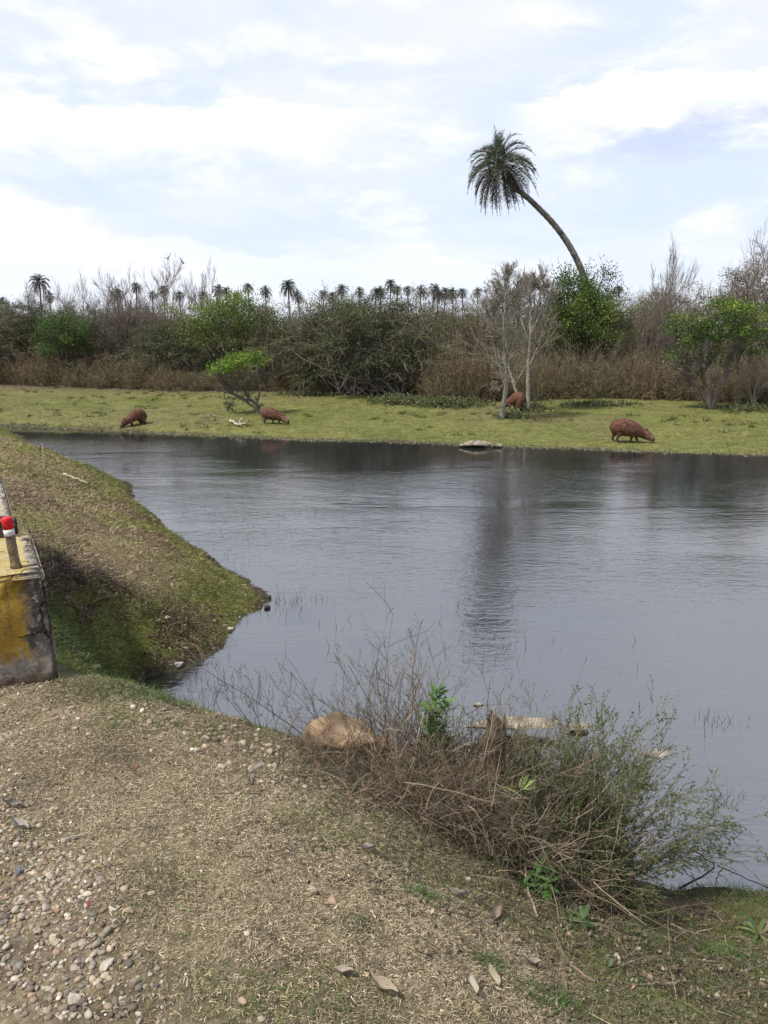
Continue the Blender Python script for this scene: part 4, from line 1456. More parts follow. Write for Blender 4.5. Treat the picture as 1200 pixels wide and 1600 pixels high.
g = Geo()
lathe(g, [(0.0, 0), (.026, 0), (.0235, .02), (.022, .06), (.0235, .1), (.022, .14), (.0225, .168), (0, .168)], 16, (.20, .145, .095), .05)
g.obj('shaft', M_ROCK, root, True)
g = Geo()
lathe(g, [(.0, .160), (.0245, .160), (.0245, .190), (.0, .190)], 20, (.62, .61, .60))
g.obj('white_band', mat_attr('white_paint', .6, 0, 60, .35), root)
g = Geo()
lathe(g, [(.0, .1905), (.0245, .1905), (.0245, .240), (.022, .246), (.012, .248), (.0, .248)], 20, (.62, .018, .022))
g.obj('red_cap', mat_attr('red_paint', .5, 0, 60, .4), root, True)
root.rotation_euler = (math.radians(1), math.radians(-4), 0)
pr_ = pix(26, 834, z=1.87)
g = Geo()
lathe(g, [(0, 0), (.009, 0), (.0085, .05), (.009, .07), (.008, .088), (0, .09)], 8, (.055, .04, .035), .06)
tag(g.obj('iron_rod', M_ROCK, loc=(pr_[0], pr_[1], 1.87)), 'stub of dark iron rod on the far edge of the ochre block', 'rod')


# ------------------------------------------------------------------ rocks
def rock(name, px_, py_, size, rz, C, label, cat='rock', z=None, sink=.25, seed=0, sharp=.22, tilt=0):
    V, F = ICO4
    rs = np.random.default_rng(seed)
    r = np.ones(len(V))
    for i in range(9):
        d = nrm(rs.normal(0, 1, 3))
        cut = rs.uniform(.55, .85)
        dp = V @ d
        r = np.where(dp > cut, np.minimum(r, cut / np.maximum(dp, 1e-3)), r)
    W = V * r[:, None]
    for f_, a_ in ((2.1, .10), (5.3, .05), (11, .022), (23, .012)):
        ph = rs.uniform(0, 6, 3)
        W = W * (1 + a_ * sharp * 4 * (np.sin(W[:, [0]] * f_ + ph[0]) * np.sin(W[:, [1]] * f_ * 1.1 + ph[1]) * np.sin(W[:, [2]] * f_ * .9 + ph[2])))
    W = W * np.array(size) / 2
    p = on_ground(px_, py_) if z is None else pix(px_, py_, z=z)
    C = np.array(C)
    cc = np.tile(C, (len(V), 1)) * (1 + .25 * np.sin(W[:, [0]] * 31 + 2 * np.sin(W[:, [2]] * 40)))
    # stone colour deepens towards the foot
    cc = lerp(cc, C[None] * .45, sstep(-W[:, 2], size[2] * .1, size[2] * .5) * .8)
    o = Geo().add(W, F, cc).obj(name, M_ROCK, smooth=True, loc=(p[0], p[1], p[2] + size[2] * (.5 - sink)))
    o.rotation_euler = (tilt, 0, rz)
    tag(o, label, cat)
    return o


rock('boulder', 537, 1186, (.44, .26, .34), -.25, (.25, .175, .11), 'brown and pale broken boulder at the left end of the dead brush', sink=.2, seed=31, sharp=.5)
rock('boulder', 580, 1196, (.26, .22, .2), .5, (.24, .13, .06), 'dark ochre lump leaning on the brown broken boulder', sink=.2, seed=8)
rock('flat_slab', 800, 1137, (.80, .24, .07), .08, (.24, .205, .155), 'pale flat stone slab in the shallows behind the broken stump', z=0.05, sink=.1, seed=5)
rock('flat_slab', 905, 1137, (.20, .12, .045), .4, (.22, .185, .14), 'small pale slab at the right end of the flat stone in the shallows', z=0.02, sink=.1, seed=15)
rock('stone', 1028, 1178, (.22, .11, .05), .1, (.24, .215, .175), 'pale stone just breaking the water right of the dead brush', z=0.0, sink=.55, seed=9)
rock('stone', 748, 1101, (.09, .06, .035), .1, (.28, .25, .2), 'small light stone in the water behind the leafy green sprig', z=0.0, sink=.4, seed=12)
rock('shore_rock', 742, 697, (.85, .5, .22), -.12, (.22, .185, .14), 'long pale rock lying at the water edge of the far bank', z=.02, sink=.3, seed=21)
rock('shore_rock', 778, 697, (.30, .3, .12), .3, (.16, .14, .09), 'dark low rock at the right end of the long pale shore rock', z=.03, sink=.3, seed=22)
for (a, b, s, c, lab) in [
    (279, 1042, .11, (.34, .32, .29), 'whitish stone at the water line below the twig pile on the left bank'),
    (262, 968, .07, (.40, .33, .28), 'rounded pinkish stone above the twig pile on the left bank'),
    (292, 1018, .05, (.42, .38, .34), 'small light stone on the slope above the inlet'),
    (418, 935, .10, (.06, .05, .04), 'dark stone at the tip of the green point'),
    (417, 952, .11, (.05, .045, .04), 'black stone in the water just below the green point'),
    (360, 986, .08, (.42, .38, .33), 'pale stone at the notch of the left shore'),
    (517, 1412, .050, (.36, .24, .17), 'reddish oval pebble, largest of the small cluster on the dry grass'),
    (487, 1395, .042, (.33, .27, .2), 'brown oval pebble at the top of the small cluster on the dry grass'),
    (140, 1418, .030, (.15, .06, .045), 'dark red pebble on the dry grass beside the gravel'),
    (30, 1365, .045, (.14, .14, .15), 'large dark grey pebble at the left edge of the gravel'),
    (115, 1565, .046, (.42, .37, .30), 'large cream pebble near the lower edge of the gravel'),
    (400, 1202, .060, (.24, .2, .16), 'brown stone between the dry grass and the brown boulder'),
    (210, 1202, .040, (.17, .09, .065), 'red brick-coloured stone on the dry grass'),
    (168, 1510, .045, (.45, .40, .32), 'pale long pebble on the dry grass right of the gravel'),
    (85, 1472, .042, (.46, .38, .28), 'large tan pebble among the gravel')]:
    rock('pebble', a, b, (s, s * .72, s * .5), rng.uniform(0, 3), c, lab, 'stone', sink=.3, seed=int(a * 7 + b), sharp=.06)

# ------------------------------------------------------------------ dead brush and shrubs in front
STR = [(.15, .115, .078), (.21, .165, .115), (.10, .08, .055), (.30, .245, .175), (.075, .062, .044), (.09, .085, .045)]
PALE = [(.30, .24, .165), (.24, .185, .125), (.19, .14, .095)]
GRN = [(.085, .115, .04), (.12, .15, .06), (.055, .08, .03), (.16, .18, .085)]


def ground_pts(x, y, dz=-.02):
    return np.stack([x, y, ground_z(x, y) + dz], -1)


def dead_brush():
    st, fine = Geo(), Geo()
    # (centre x, y, spread x, y, count, length range, outward lean, droop)
    for (cx, cy, sx, sy, n, l0, l1, lean, dr, pl_) in (
            (.48, 3.12, .17, .13, 330, .22, .62, .42, .03, STR), (.22, 3.10, .13, .12, 200, .15, .45, .42, .04, STR), (.70, 3.08, .15, .14, 240, .22, .60, .5, .05, STR),
            (.02, 2.98, .14, .08, 150, .08, .26, .7, .08, STR), (.5, 3.0, .22, .1, 130, .2, .5, .7, .13, PALE), (.3, 3.25, .3, .1, 60, .4, .85, .35, .0, STR)):
        x, y = rng.normal(cx, sx, n), rng.normal(cy, sy, n)
        b = ground_pts(x, y)
        d = np.stack([rng.normal(0, lean, n), rng.normal(-.05, lean * .7, n), np.ones(n)], -1)
        P = stems(b, d, rng.uniform(l0, l1, n) ** 1.0, 8, dr, .11)
        tubes(st, P, taper(rng.uniform(.0016, .0038, n), 8, .4), 4, pal(pl_, n, .3))
        P1, _, _ = sprout(P, 3, .3, 1, .6, .42, .05, 5, .14, .03)
        tubes(fine, P1, taper(np.full(len(P1), .0014), 5, .6), 3, pal(pl_, len(P1), .3))
        P2, _, _ = sprout(P1, 2, .2, 1, .6, .55, .05, 4, .14)
        tubes(fine, P2, taper(np.full(len(P2), .0010), 4, .7), 3, pal(pl_, len(P2), .3))
    # collapsed stems lying down the slope towards the viewer
    n = 120
    x, y = rng.normal(.45, .36, n), rng.normal(2.85, .14, n)
    b = ground_pts(x, y, .04) + np.stack([np.zeros(n), np.zeros(n), rng.uniform(0, .16, n)], -1)
    d = np.stack([rng.normal(.1, .9, n), rng.normal(-.4, .5, n), rng.normal(.0, .22, n)], -1)
    P = stems(b, d, rng.uniform(.12, .4, n), 6, .06, .18)
    P[..., 2] = np.maximum(P[..., 2], ground_z(P[..., 0], P[..., 1]) + .006)
    tubes(st, P, taper(rng.uniform(.0012, .0028, n), 6, .5), 4, pal(STR + PALE, n, .25))
    # thatch of dry blades
    th = Geo()
    n = 16000
    x, y = rng.normal(.36, .32, n), rng.normal(3.0, .17, n)
    b = ground_pts(x, y, 0) + np.stack([np.zeros(n), np.zeros(n), rng.uniform(0, .3, n) * np.exp(-((x - .45) / .4) ** 2)], -1)
    d = np.stack([rng.normal(0, .5, n), rng.normal(-.1, .5, n), rng.uniform(.0, 1.3, n)], -1)
    blades(th, b, d, rng.uniform(.06, .22, n), rng.uniform(.0014, .003, n), .22, pal(STR + PALE, n, .3), 5)
    r = empty('dead_brush', (0, 0, 0))
    tag(r, 'tangled heap of dead brown stems and straw on the near bank', 'brush')
    p = ground_pts(np.array([.4]), np.array([3.05]))[0]
    r.location = p
    for nm, gg, m in (('stems', st, M_TWIG), ('twigs', fine, M_TWIG), ('straw', th, M_GRASS)):
        for v in gg.V:
            v -= p
        gg.obj(nm, m, r)
    return r


dead_brush()


def shrub(name, roots, n, dirs, L, droop, wig, side, leafn, leafs, cols, stemc, label, cat='shrub', r0=.003, asp=.25, k=10, sang=.5, srat=.4, leafdir=True, group=None, seed_heads=None, leafs2=None):
    """stems fanning from a rootstock, side shoots and small leaves set along them"""
    roots = np.array(roots)
    b = roots[rng.integers(0, len(roots), n)] + rng.normal(0, .03, (n, 3)) * np.array([1, 1, 0])
    b[:, 2] = np.maximum(ground_z(b[:, 0], b[:, 1]) - .01, -.05)
    o0 = b.mean(0)
    P = stems(b, dirs(n), rng.uniform(L[0], L[1], n), k, droop, wig)
    P[..., 2] = np.maximum(P[..., 2], .01)
    st, lf = Geo(), Geo()
    tubes(st, P - o0, taper(rng.uniform(.7, 1.2, n) * r0, k, .35), 5, pal(stemc, n, .2))
    P1, _, _ = sprout(P, side, .25, 1, sang, srat, .08, 6, .10, droop * .6)
    P1[..., 2] = np.maximum(P1[..., 2], .01)
    tubes(st, P1 - o0, taper(np.full(len(P1), r0 * .5), 6, .5), 3, pal(stemc, len(P1), .2))
    P2, _, _ = sprout(P1, 3, .2, 1, sang, .5, .05, 4, .1, droop * .5)
    P2[..., 2] = np.maximum(P2[..., 2], .01)
    tubes(st, P2 - o0, taper(np.full(len(P2), r0 * .3), 4, .6), 3, pal(stemc, len(P2), .2))
    st.obj('stems', M_TWIG, (r := empty(name, o0)))
    if leafn:
        for Q, m in ((P1, leafn), (P2, leafn * .7)):
            kk = Q.shape[1]
            nn = int(len(Q) * m)
            i = rng.integers(0, len(Q), nn)
            t = rng.uniform(.15, 1, nn) * (kk - 1)
            j = np.minimum(t.astype(int), kk - 2)
            fr = (t - j)[:, None]
            pos = Q[i, j] * (1 - fr) + Q[i, j + 1] * fr - o0
            T = nrm(Q[i, j + 1] - Q[i, j])
            leaves(lf, pos, rng.uniform(.6, 1.3, nn) * leafs, pal(cols, nn, .25), asp, dirs=T + rng.normal(0, .55, T.shape))
        lf.obj('leaves', M_LEAF, r)
    tag(r, label, cat, group)
    return r


D = lambda mx, my, sx, sy, z=1.0, sz=.1: (lambda n: np.stack([rng.normal(mx, sx, n), rng.normal(my, sy, n), rng.normal(z, sz, n)], -1))
# willowy green shrub arching to the right over the water
shrub('willowy_shrub', [(.95, 3.25, .3), (.85, 3.15, .3), (1.0, 3.3, .3)], 80, D(.02, .25, .34, .3, 1.0), (.40, .88), .055, .06, 9, 17, .013, GRN, [(.12, .12, .05), (.17, .15, .08)],
      'willowy green shrub with tiny leaves arching right over the water', r0=.0028, asp=.3)
shrub('willowy_shrub', [(1.12, 3.38, .2)], 15, D(1.25, .42, .14, .12, .80), (.66, .98), .085, .05, 8, 17, .013, GRN, [(.12, .12, .05), (.17, .15, .08)],
      'drooping green spray whose tips dip into the water at the far right of the brush', r0=.0026, asp=.3, srat=.3)
shrub('green_shrub', [(.45, 3.05, .4), (.62, 3.05, .4), (.75, 3.1, .4), (.85, 3.0, .4), (.95, 3.1, .4)], 240, D(-.05, -.02, .6, .4, .7), (.2, .48), .06, .08, 7, 16, .015, GRN + [(.05, .08, .025)], [(.10, .10, .045), (.16, .12, .08)],
      'dense low green shrub filling the right side of the dead brush', r0=.0025, asp=.36)
shrub('twiggy_shrub', [(.12, 3.3, .6), (.0, 3.3, .6)], 30, D(.0, .15, .30, .25, 1.0), (.35, .82), .0, .09, 7, 4, .011, GRN, [(.16, .12, .085), (.22, .17, .12)],
      'sparse upright twiggy shrub rising over the boulder left of the leafy sprig', r0=.0022)
shrub('twiggy_shrub', [(.62, 3.4, .5), (.75, 3.4, .5)], 44, D(.1, .2, .34, .2, 1.0), (.4, .85), .01, .08, 7, 8, .011, GRN, [(.13, .12, .06), (.2, .16, .1)],
      'fine green twiggy shrub behind the broken stump', r0=.002)
shrub('dry_weed', [(-.62, 3.42, 1.0), (-.5, 3.4, 1.0)], 16, D(-.1, .1, .4, .3, 1.0), (.14, .34), .0, .1, 4, 3, .010, [(.16, .12, .08), (.10, .10, .05)], [(.12, .09, .07)],
      'dry weed with seed heads at the crest left of the brown boulder', 'weed', r0=.0016)
shrub('dry_weed', [(-.32, 3.35, 1.0), (-.22, 3.35, 1.0)], 22, D(.05, .1, .4, .3, 1.0), (.18, .42), .0, .1, 4, 2, .010, [(.16, .12, .08), (.10, .12, .05)], [(.13, .10, .075)],
      'brown wiry weed just behind the pale end of the boulder', 'weed', r0=.0016)
shrub('dry_weed', [(-.86, 3.42, 1.0)], 5, D(.15, .1, .45, .3, 1.0), (.14, .30), .0, .1, 3, 2, .009, [(.12, .10, .06)], [(.09, .07, .055)],
      'thin dark weed leaning over the inlet', 'weed', r0=.0014)


def sprig(name, base, tops, nl, size, cols, label, cat='plant', up=.5, stemc=(.10, .12, .05), lo=.35):
    """leafy shoots: lance-shaped leaves in whorls along each stem"""
    base = np.array(base, float)
    st, lf = Geo(), Geo()
    for tp in tops:
        tp = np.array(tp, float)
        t = np.linspace(0, 1, 9)[:, None]
        P = tp * t + np.array([rng.normal(0, .02), rng.normal(0, .02), 0]) * np.sin(t * 3.1)
        tubes(st, P[None], taper(np.array([.0035]), 9, .5), 5, jit(stemc, 1))
        u = rng.uniform(lo, 1, nl) ** .8
        pos = tp * u[:, None]
        az = rng.uniform(0, 6.28, nl)
        d = np.stack([np.cos(az), np.sin(az), np.full(nl, up) * (.3 + u)], -1)
        pos0 = pos
        d = nrm(d)
        L = size * rng.uniform(.7, 1.2, nl)
        W = nrm(np.cross(d, np.array([0, 0, 1.0])))
        N = np.cross(W, d)
        w = L[:, None] * .14
        m1, m2, e = pos0 + d * L[:, None] * .35 + N * L[:, None] * .05, pos0 + d * L[:, None] * .7 + N * L[:, None] * .02, pos0 + d * L[:, None] - N * L[:, None] * .08
        V = np.stack([pos0, pos0 + W * .0005, m1 - W * w, m1 + W * w, m2 - W * w * .85, m2 + W * w * .85, e, e + W * .0005], 1)
        i = np.arange(nl)[:, None] * 8
        F = np.concatenate([i + np.array([[0, 1, 3, 2]]), i + np.array([[2, 3, 5, 4]]), i + np.array([[4, 5, 7, 6]])])
        lf.add(V, F, np.repeat(pal(cols, nl, .2), 8, 0))
    r = empty(name, base)
    tag(r, label, cat)
    st.obj('stems', M_TWIG, r)
    lf.obj('leaves', M_LEAF, r)
    return r


BG = [(.08, .16, .038), (.115, .21, .052), (.06, .125, .033)]
b0 = ground_pts(np.array([.22]), np.array([3.12]))[0]
sprig('leafy_sprig', b0, [(.01, .02, .60), (-.03, 0, .52), (.05, -.01, .55), (-.05, .03, .30), (-.10, -.02, .26)], 34, .062, BG, 'bright green leafy sprig standing upright in the middle of the brush', lo=.55)
b1 = ground_pts(np.array([.50]), np.array([2.92]))[0]
sprig('leafy_sprig', b1, [(.02, 0, .30), (.08, -.02, .36), (-.04, -.02, .2)], 22, .07, [(.14, .20, .05), (.2, .25, .08)], 'yellow-green narrow-leaved sprig right of the broken stump')
b2 = ground_pts(np.array([.60]), np.array([2.62]))[0]
sprig('leafy_sprig', b2, [(.05, -.03, .10), (-.06, -.02, .08), (.02, .04, .12)], 16, .065, [(.06, .15, .035), (.09, .18, .05)], 'low green leafy plant at the foot of the dead brush', up=.3, lo=.2)
b3 = ground_pts(np.array([.72]), np.array([2.48]))[0]
sprig('leafy_sprig', b3, [(.03, -.02, .06), (-.03, -.02, .05)], 14, .06, [(.12, .18, .07), (.09, .14, .05)], 'small pale green rosette in front of the dead brush', up=.3, lo=.1)

# broken wooden stump
g = Geo()
n = 20
a = np.arange(n) * 2 * math.pi / n
hs = [0, .12, .25, .36, .42]
ring = []
for j, h in enumerate(hs):
    r = (.048, .044, .042, .045, .040)[j] * (1 + .10 * np.sin(5 * a + j * .4) + .05 * np.sin(11 * a))
    zz = np.full(n, h) + (.018 * np.sin(3 * a + 1) + .012 * np.sin(7 * a) + rng.normal(0, .008, n) if j == 4 else 0)
    ring.append(np.stack([r * np.cos(a), r * np.sin(a), zz], -1))
ring.append(np.stack([.018 * np.cos(a), .018 * np.sin(a), np.full(n, .34)], -1))
ring.append(np.stack([.001 * np.cos(a), .001 * np.sin(a), np.full(n, .33)], -1))
R_ = np.array(ring)
I = np.arange(R_.shape[0] * n).reshape(-1, n)
F = np.stack([I[:-1], np.roll(I, -1, 1)[:-1], np.roll(I, -1, 1)[1:], I[1:]], -1).reshape(-1, 4)
C = np.tile(np.array([.095, .07, .05]), (R_.shape[0] * n, 1)) * (1 + .4 * np.sin(np.tile(a, R_.shape[0]) * 13))[:, None]
ps = pix(775, 1150, Y=3.12)
zb = gz(ps[0], ps[1])
g.add(R_ * np.array([1, 1, (pix(775, 1118, Y=3.12)[2] - zb) / .42]), F, C)
tag(g.obj('broken_stump', M_BARK, smooth=True, loc=(ps[0], ps[1], zb - .02)), 'broken brown wooden stump standing in the dead brush', 'stump')


# ------------------------------------------------------------------ loose sticks, leaves, water plants
def stick(name, path, r, C, label, cat='stick', forks=()):
    """path: world points"""
    g = Geo()
    p0 = np.array(path[0], float)
    for q, rr in [(path, r)] + [(f, r * .6) for f in forks]:
        q = np.array(q, float) - p0
        t = np.linspace(0, len(q) - 1, 12)
        Q = np.stack([np.interp(t, np.arange(len(q)), q[:, j]) for j in range(3)], -1)
        Q[1:-1] += rng.normal(0, r * .5, (10, 3))
        tubes(g, Q[None], (rr * np.linspace(1, .45, 12))[None], 7, jit(C, 1, .05))
    tag(g.obj(name, M_BARK, smooth=True, loc=p0), label, cat)


def pz(a, b, z):
    return pix(a, b, z=z)


stick('floating_branch', [pz(1062, 1388, .01), pz(1095, 1372, .06), pz(1120, 1352, .09), pz(1092, 1335, .09), pz(1068, 1318, .08)], .006, (.035, .028, .024), 'bent dark branch sticking out of the water at the lower right',
      'branch', [[pz(1120, 1352, .09), pz(1150, 1366, .08), pz(1200, 1388, .07), pz(1250, 1400, .06)], [pz(1128, 1358, .08), pz(1120, 1372, .04), pz(1118, 1385, .01)]])


def gpt(a, b, dz=.01):
    p = on_ground(a, b)
    p[2] += dz
    return p


for path, r, c, lab in [
    ([(840, 1440), (825, 1395), (815, 1350), (800, 1300)], .006, (.36, .29, .2), 'thick pale stalk lying against the front of the dead brush'),
    ([(838, 1350), (800, 1370), (760, 1405), (700, 1430)], .003, (.28, .21, .15), 'long thin stem reaching left from the foot of the dead brush'),
    ([(930, 1540), (900, 1520), (880, 1500), (862, 1465)], .006, (.20, .15, .11), 'brown stick among the small stones at the lower right'),
    ([(1070, 1538), (1020, 1545), (985, 1545)], .005, (.24, .19, .13), 'short pale stick lying level below the small stones at the right'),
    ([(105, 1320), (120, 1312), (138, 1310)], .004, (.45, .39, .3), 'short curved pale stick on the dry grass at the left')]:
    stick('fallen_stick', [gpt(a, b, .012 + (.16 if (b < 1360 and a > 700) else 0)) for a, b in path], r, c, lab)
stick('driftwood', [gpt(360, 660, .06), gpt(372, 668, .06), gpt(384, 668, .10)], .035, (.42, .37, .31), 'pale driftwood branch on the grass left of the small leaning tree', 'driftwood', [[gpt(374, 668, .06), gpt(378, 663, .2)]])
stick('driftwood', [gpt(318, 655, .05), gpt(330, 652, .08), gpt(350, 654, .05)], .022, (.26, .23, .18), 'thin grey fallen branch on the grass below the leaning tree crown', 'driftwood')
stick('driftwood', [gpt(100, 745, .04), gpt(118, 752, .05), gpt(138, 760, .04)], .022, (.32, .26, .19), 'pale fallen branch on the upper left embankment', 'driftwood')
stick('driftwood', [gpt(62, 706, .02), gpt(68, 716, .3), gpt(66, 728, .45)][:2] + [gpt(70, 735, .02)], .014, (.17, .14, .1), 'grey branch poking up at the far end of the left shore', 'driftwood')


def curled_leaf(px_, py_, size, rz, C, label):
    k = 7
    u = np.linspace(-1, 1, k)
    Xl, Yl = np.meshgrid(u, u)
    wid = np.clip(1 - Xl ** 2, 0, 1) ** .8 * .25 + .012
    P = np.stack([Xl * size / 2, Yl * wid * size * (1 - .25 * np.abs(Yl)) + .06 * size * np.sin(Xl * 2.2), .22 * size * Xl ** 2 + .9 * wid * size * np.abs(Yl) ** 1.5 + .05 * size * np.sin(Xl * 5 + Yl * 2) + rng.normal(0, .01, Xl.shape) * size], -1)
    Pb = P - np.array([0, 0, size * .012])
    I = np.arange(k * k).reshape(k, k)
    F = np.stack([I[:-1, :-1], I[:-1, 1:], I[1:, 1:], I[1:, :-1]], -1).reshape(-1, 4)
    g = Geo().add(P, F, C).add(Pb, F[:, ::-1], np.array(C) * .8)
    p = gpt(px_, py_, .012)
    o = g.obj('dry_leaf', M_GRASS, smooth=True, loc=p)
    o.rotation_euler = (rng.normal(0, .25), rng.normal(0, .25), rz)
    tag(o, label, 'leaf')


for a in [(715, 1405, .085, .2, (.42, .38, .32), 'pale grey curled leaf lying in front of the dead brush'),
          (776, 1436, .080, 1.0, (.27, .22, .17), 'brownish curled leaf right of the pale grey leaf'),
          (768, 1530, .065, 2.0, (.44, .38, .28), 'round cream leaf on the dark soil near the bottom'),
          (738, 1550, .060, 1.7, (.46, .41, .32), 'narrow cream leaf standing beside the round cream leaf'),
          (597, 1552, .085, -.6, (.40, .33, .24), 'tan curled leaf on the dry grass at the bottom'),
          (535, 1528, .055, -.2, (.42, .36, .28), 'small cream leaf on the dry grass left of the tan curled leaf'),
          (575, 1335, .060, .1, (.34, .30, .26), 'grey leaf at the edge of the straw under the brush'),
          (832, 1512, .060, .1, (.40, .34, .28), 'crumpled pale leaf left of the brown stick'),
          (952, 1515, .055, .9, (.13, .17, .10), 'grey-green fallen leaf right of the brown stick'),
          (30, 1298, .075, -.5, (.38, .35, .30), 'large grey leaf at the left edge over the gravel'),
          (20, 1262, .06, .2, (.30, .26, .22), 'brown leaf above the large grey leaf at the left edge'),
          (965, 1505, .05, 1.4, (.48, .42, .34), 'bright cream leaf near the small stones at the lower right')]:
    curled_leaf(*a)

# broad-leaved plant at the lower right corner
def strap_plant():
    g = Geo()
    p = on_ground(1185, 1465)
    n = 34
    az = rng.uniform(0, 6.28, n)
    el = rng.uniform(.05, .9, n)
    for i in range(n):
        k = 9
        d = np.array([math.cos(az[i]) * math.cos(el[i]), math.sin(az[i]) * math.cos(el[i]), math.sin(el[i])])
        L = rng.uniform(.08, .15)
        P = stems(np.zeros((1, 3)) + d * .01, d[None], np.array([L]), k, .16, .04)[0]
        W = nrm(np.cross(d, (0, 0, 1.0)))
        w = (.009 * np.sin(np.linspace(.25, 3.1, k)) ** .7)[:, None]
        N = np.cross(W, d)
        V = np.stack([P - W * w + N * w * .4, P, P + W * w + N * w * .4], 1)
        P[:, 2] = np.maximum(P[:, 2], .006)
        I = np.arange(k * 3).reshape(k, 3)
        F = np.stack([I[:-1, :-1], I[:-1, 1:], I[1:, 1:], I[1:, :-1]], -1).reshape(-1, 4)
        c = pal([(.27, .23, .13), (.20, .17, .09), (.13, .15, .05), (.10, .14, .04)], 1, .15) if rng.uniform() < .8 else pal(BG, 1, .1)
        g.add(V, F, np.repeat(c, k * 3, 0))
    tag(g.obj('strap_leaved_plant', M_GRASS, smooth=True, loc=p), 'withering plant with broad strap leaves at the lower right edge', 'plant')


strap_plant()

# green grass clumps on the near bank
def clump(px_, py_, r, n, L, cols, label, name='grass_tuft'):
    p = on_ground(px_, py_)
    x, y = rng.normal(0, r, n), rng.normal(0, r * .7, n)
    b = np.stack([x, y, ground_z(x + p[0], y + p[1]) - p[2]], -1)
    b = b[b[:, 2] + p[2] > 0.0]
    n = len(b)
    d = np.stack([rng.normal(0, .5, n), rng.normal(0, .5, n), rng.uniform(.5, 1, n)], -1)
    g = Geo()
    blades(g, b, d, rng.uniform(.5, 1.1, n) * L, rng.uniform(.002, .004, n), .2, pal(cols, n, .2), 4)
    tag(g.obj(name, M_GRASS, loc=p), label, 'grass tuft')


for a in [(1125, 1490, .075, 700, .06, BG, 'brightest green grass tuft beside the strap-leaved plant'), (872, 1570, .07, 420, .055, BG + GRN, 'green grass tuft near the bottom edge below the brown stick'),
          (1070, 1400, .10, 500, .07, GRN, 'green grass tuft at the near water edge left of the floating branch'), (1160, 1398, .12, 500, .08, GRN + BG, 'green grass tuft at the near water edge behind the floating branch'),
          (660, 1400, .03, 140, .05, BG, 'small green tuft left of the pale grey leaf'), (760, 1505, .03, 120, .05, BG, 'small green tuft above the round cream leaf'),
          (240, 1088, .12, 700, .075, BG + GRN, 'green grass clump on the crest above the inlet'), (345, 1112, .10, 500, .06, BG + GRN, 'green grass clump on the crest right of the inlet'),
          (140, 1080, .12, 420, .07, GRN, 'dull green grass clump at the foot of the ochre block'), (450, 1115, .08, 300, .05, GRN, 'green grass clump left of the brown boulder'),
          (560, 1450, .05, 200, .03, GRN, 'faint green tuft in the middle of the dry grass'), (1180, 1560, .1, 400, .04, GRN, 'green grass tuft in the lower right corner'),
          (1010, 1470, .08, 260, .05, GRN + BG, 'green grass tuft above the small stones at the lower right')]:
    clump(*a)


def water_weeds():
    g = Geo()
    P_ = []
    for (cx, cy, sx, sy, n) in ((300, 800, 60, 22, 60), (215, 740, 35, 20, 22), (420, 790, 80, 30, 50), (340, 860, 40, 25, 40), (420, 945, 40, 10, 60), (560, 800, 150, 40, 60), (800, 1000, 150, 40, 26), (460, 940, 30, 6, 40), (195, 735, 14, 2, 60),
                                (1125, 1130, 20, 8, 20), (1130, 1250, 22, 6, 24), (700, 1000, 60, 30, 30), (560, 1000, 60, 30, 20), (290, 1060, 40, 14, 70), (365, 1085, 40, 14, 50)):
        P_.append(np.stack([rng.normal(cx, sx, n), rng.normal(cy, sy, n)], -1))
    P_ = np.concatenate(P_)
    b = np.array([pix(a, c, z=-.01) for a, c in P_])
    b = b[sdist(b[:, 0], b[:, 1]) < .02]
    b = b[(b[:, 1] > 3) & (b[:, 1] < 22)]
    n = len(b)
    d = np.stack([rng.normal(0, .35, n), rng.normal(0, .3, n), np.ones(n)], -1)
    blades(g, b, d, rng.uniform(.04, .15, n) * (1 + (rng.uniform(0, 1, n) < .08) * 1.2), .005 * np.ones(n), .05, pal([(.07, .07, .04), (.12, .11, .06), (.06, .08, .03)], n, .2), 4)
    tag(g.obj('water_weeds', M_GRASS), 'sparse weed stems poking out of the shallow water', 'water weeds', kind='stuff')


water_weeds()


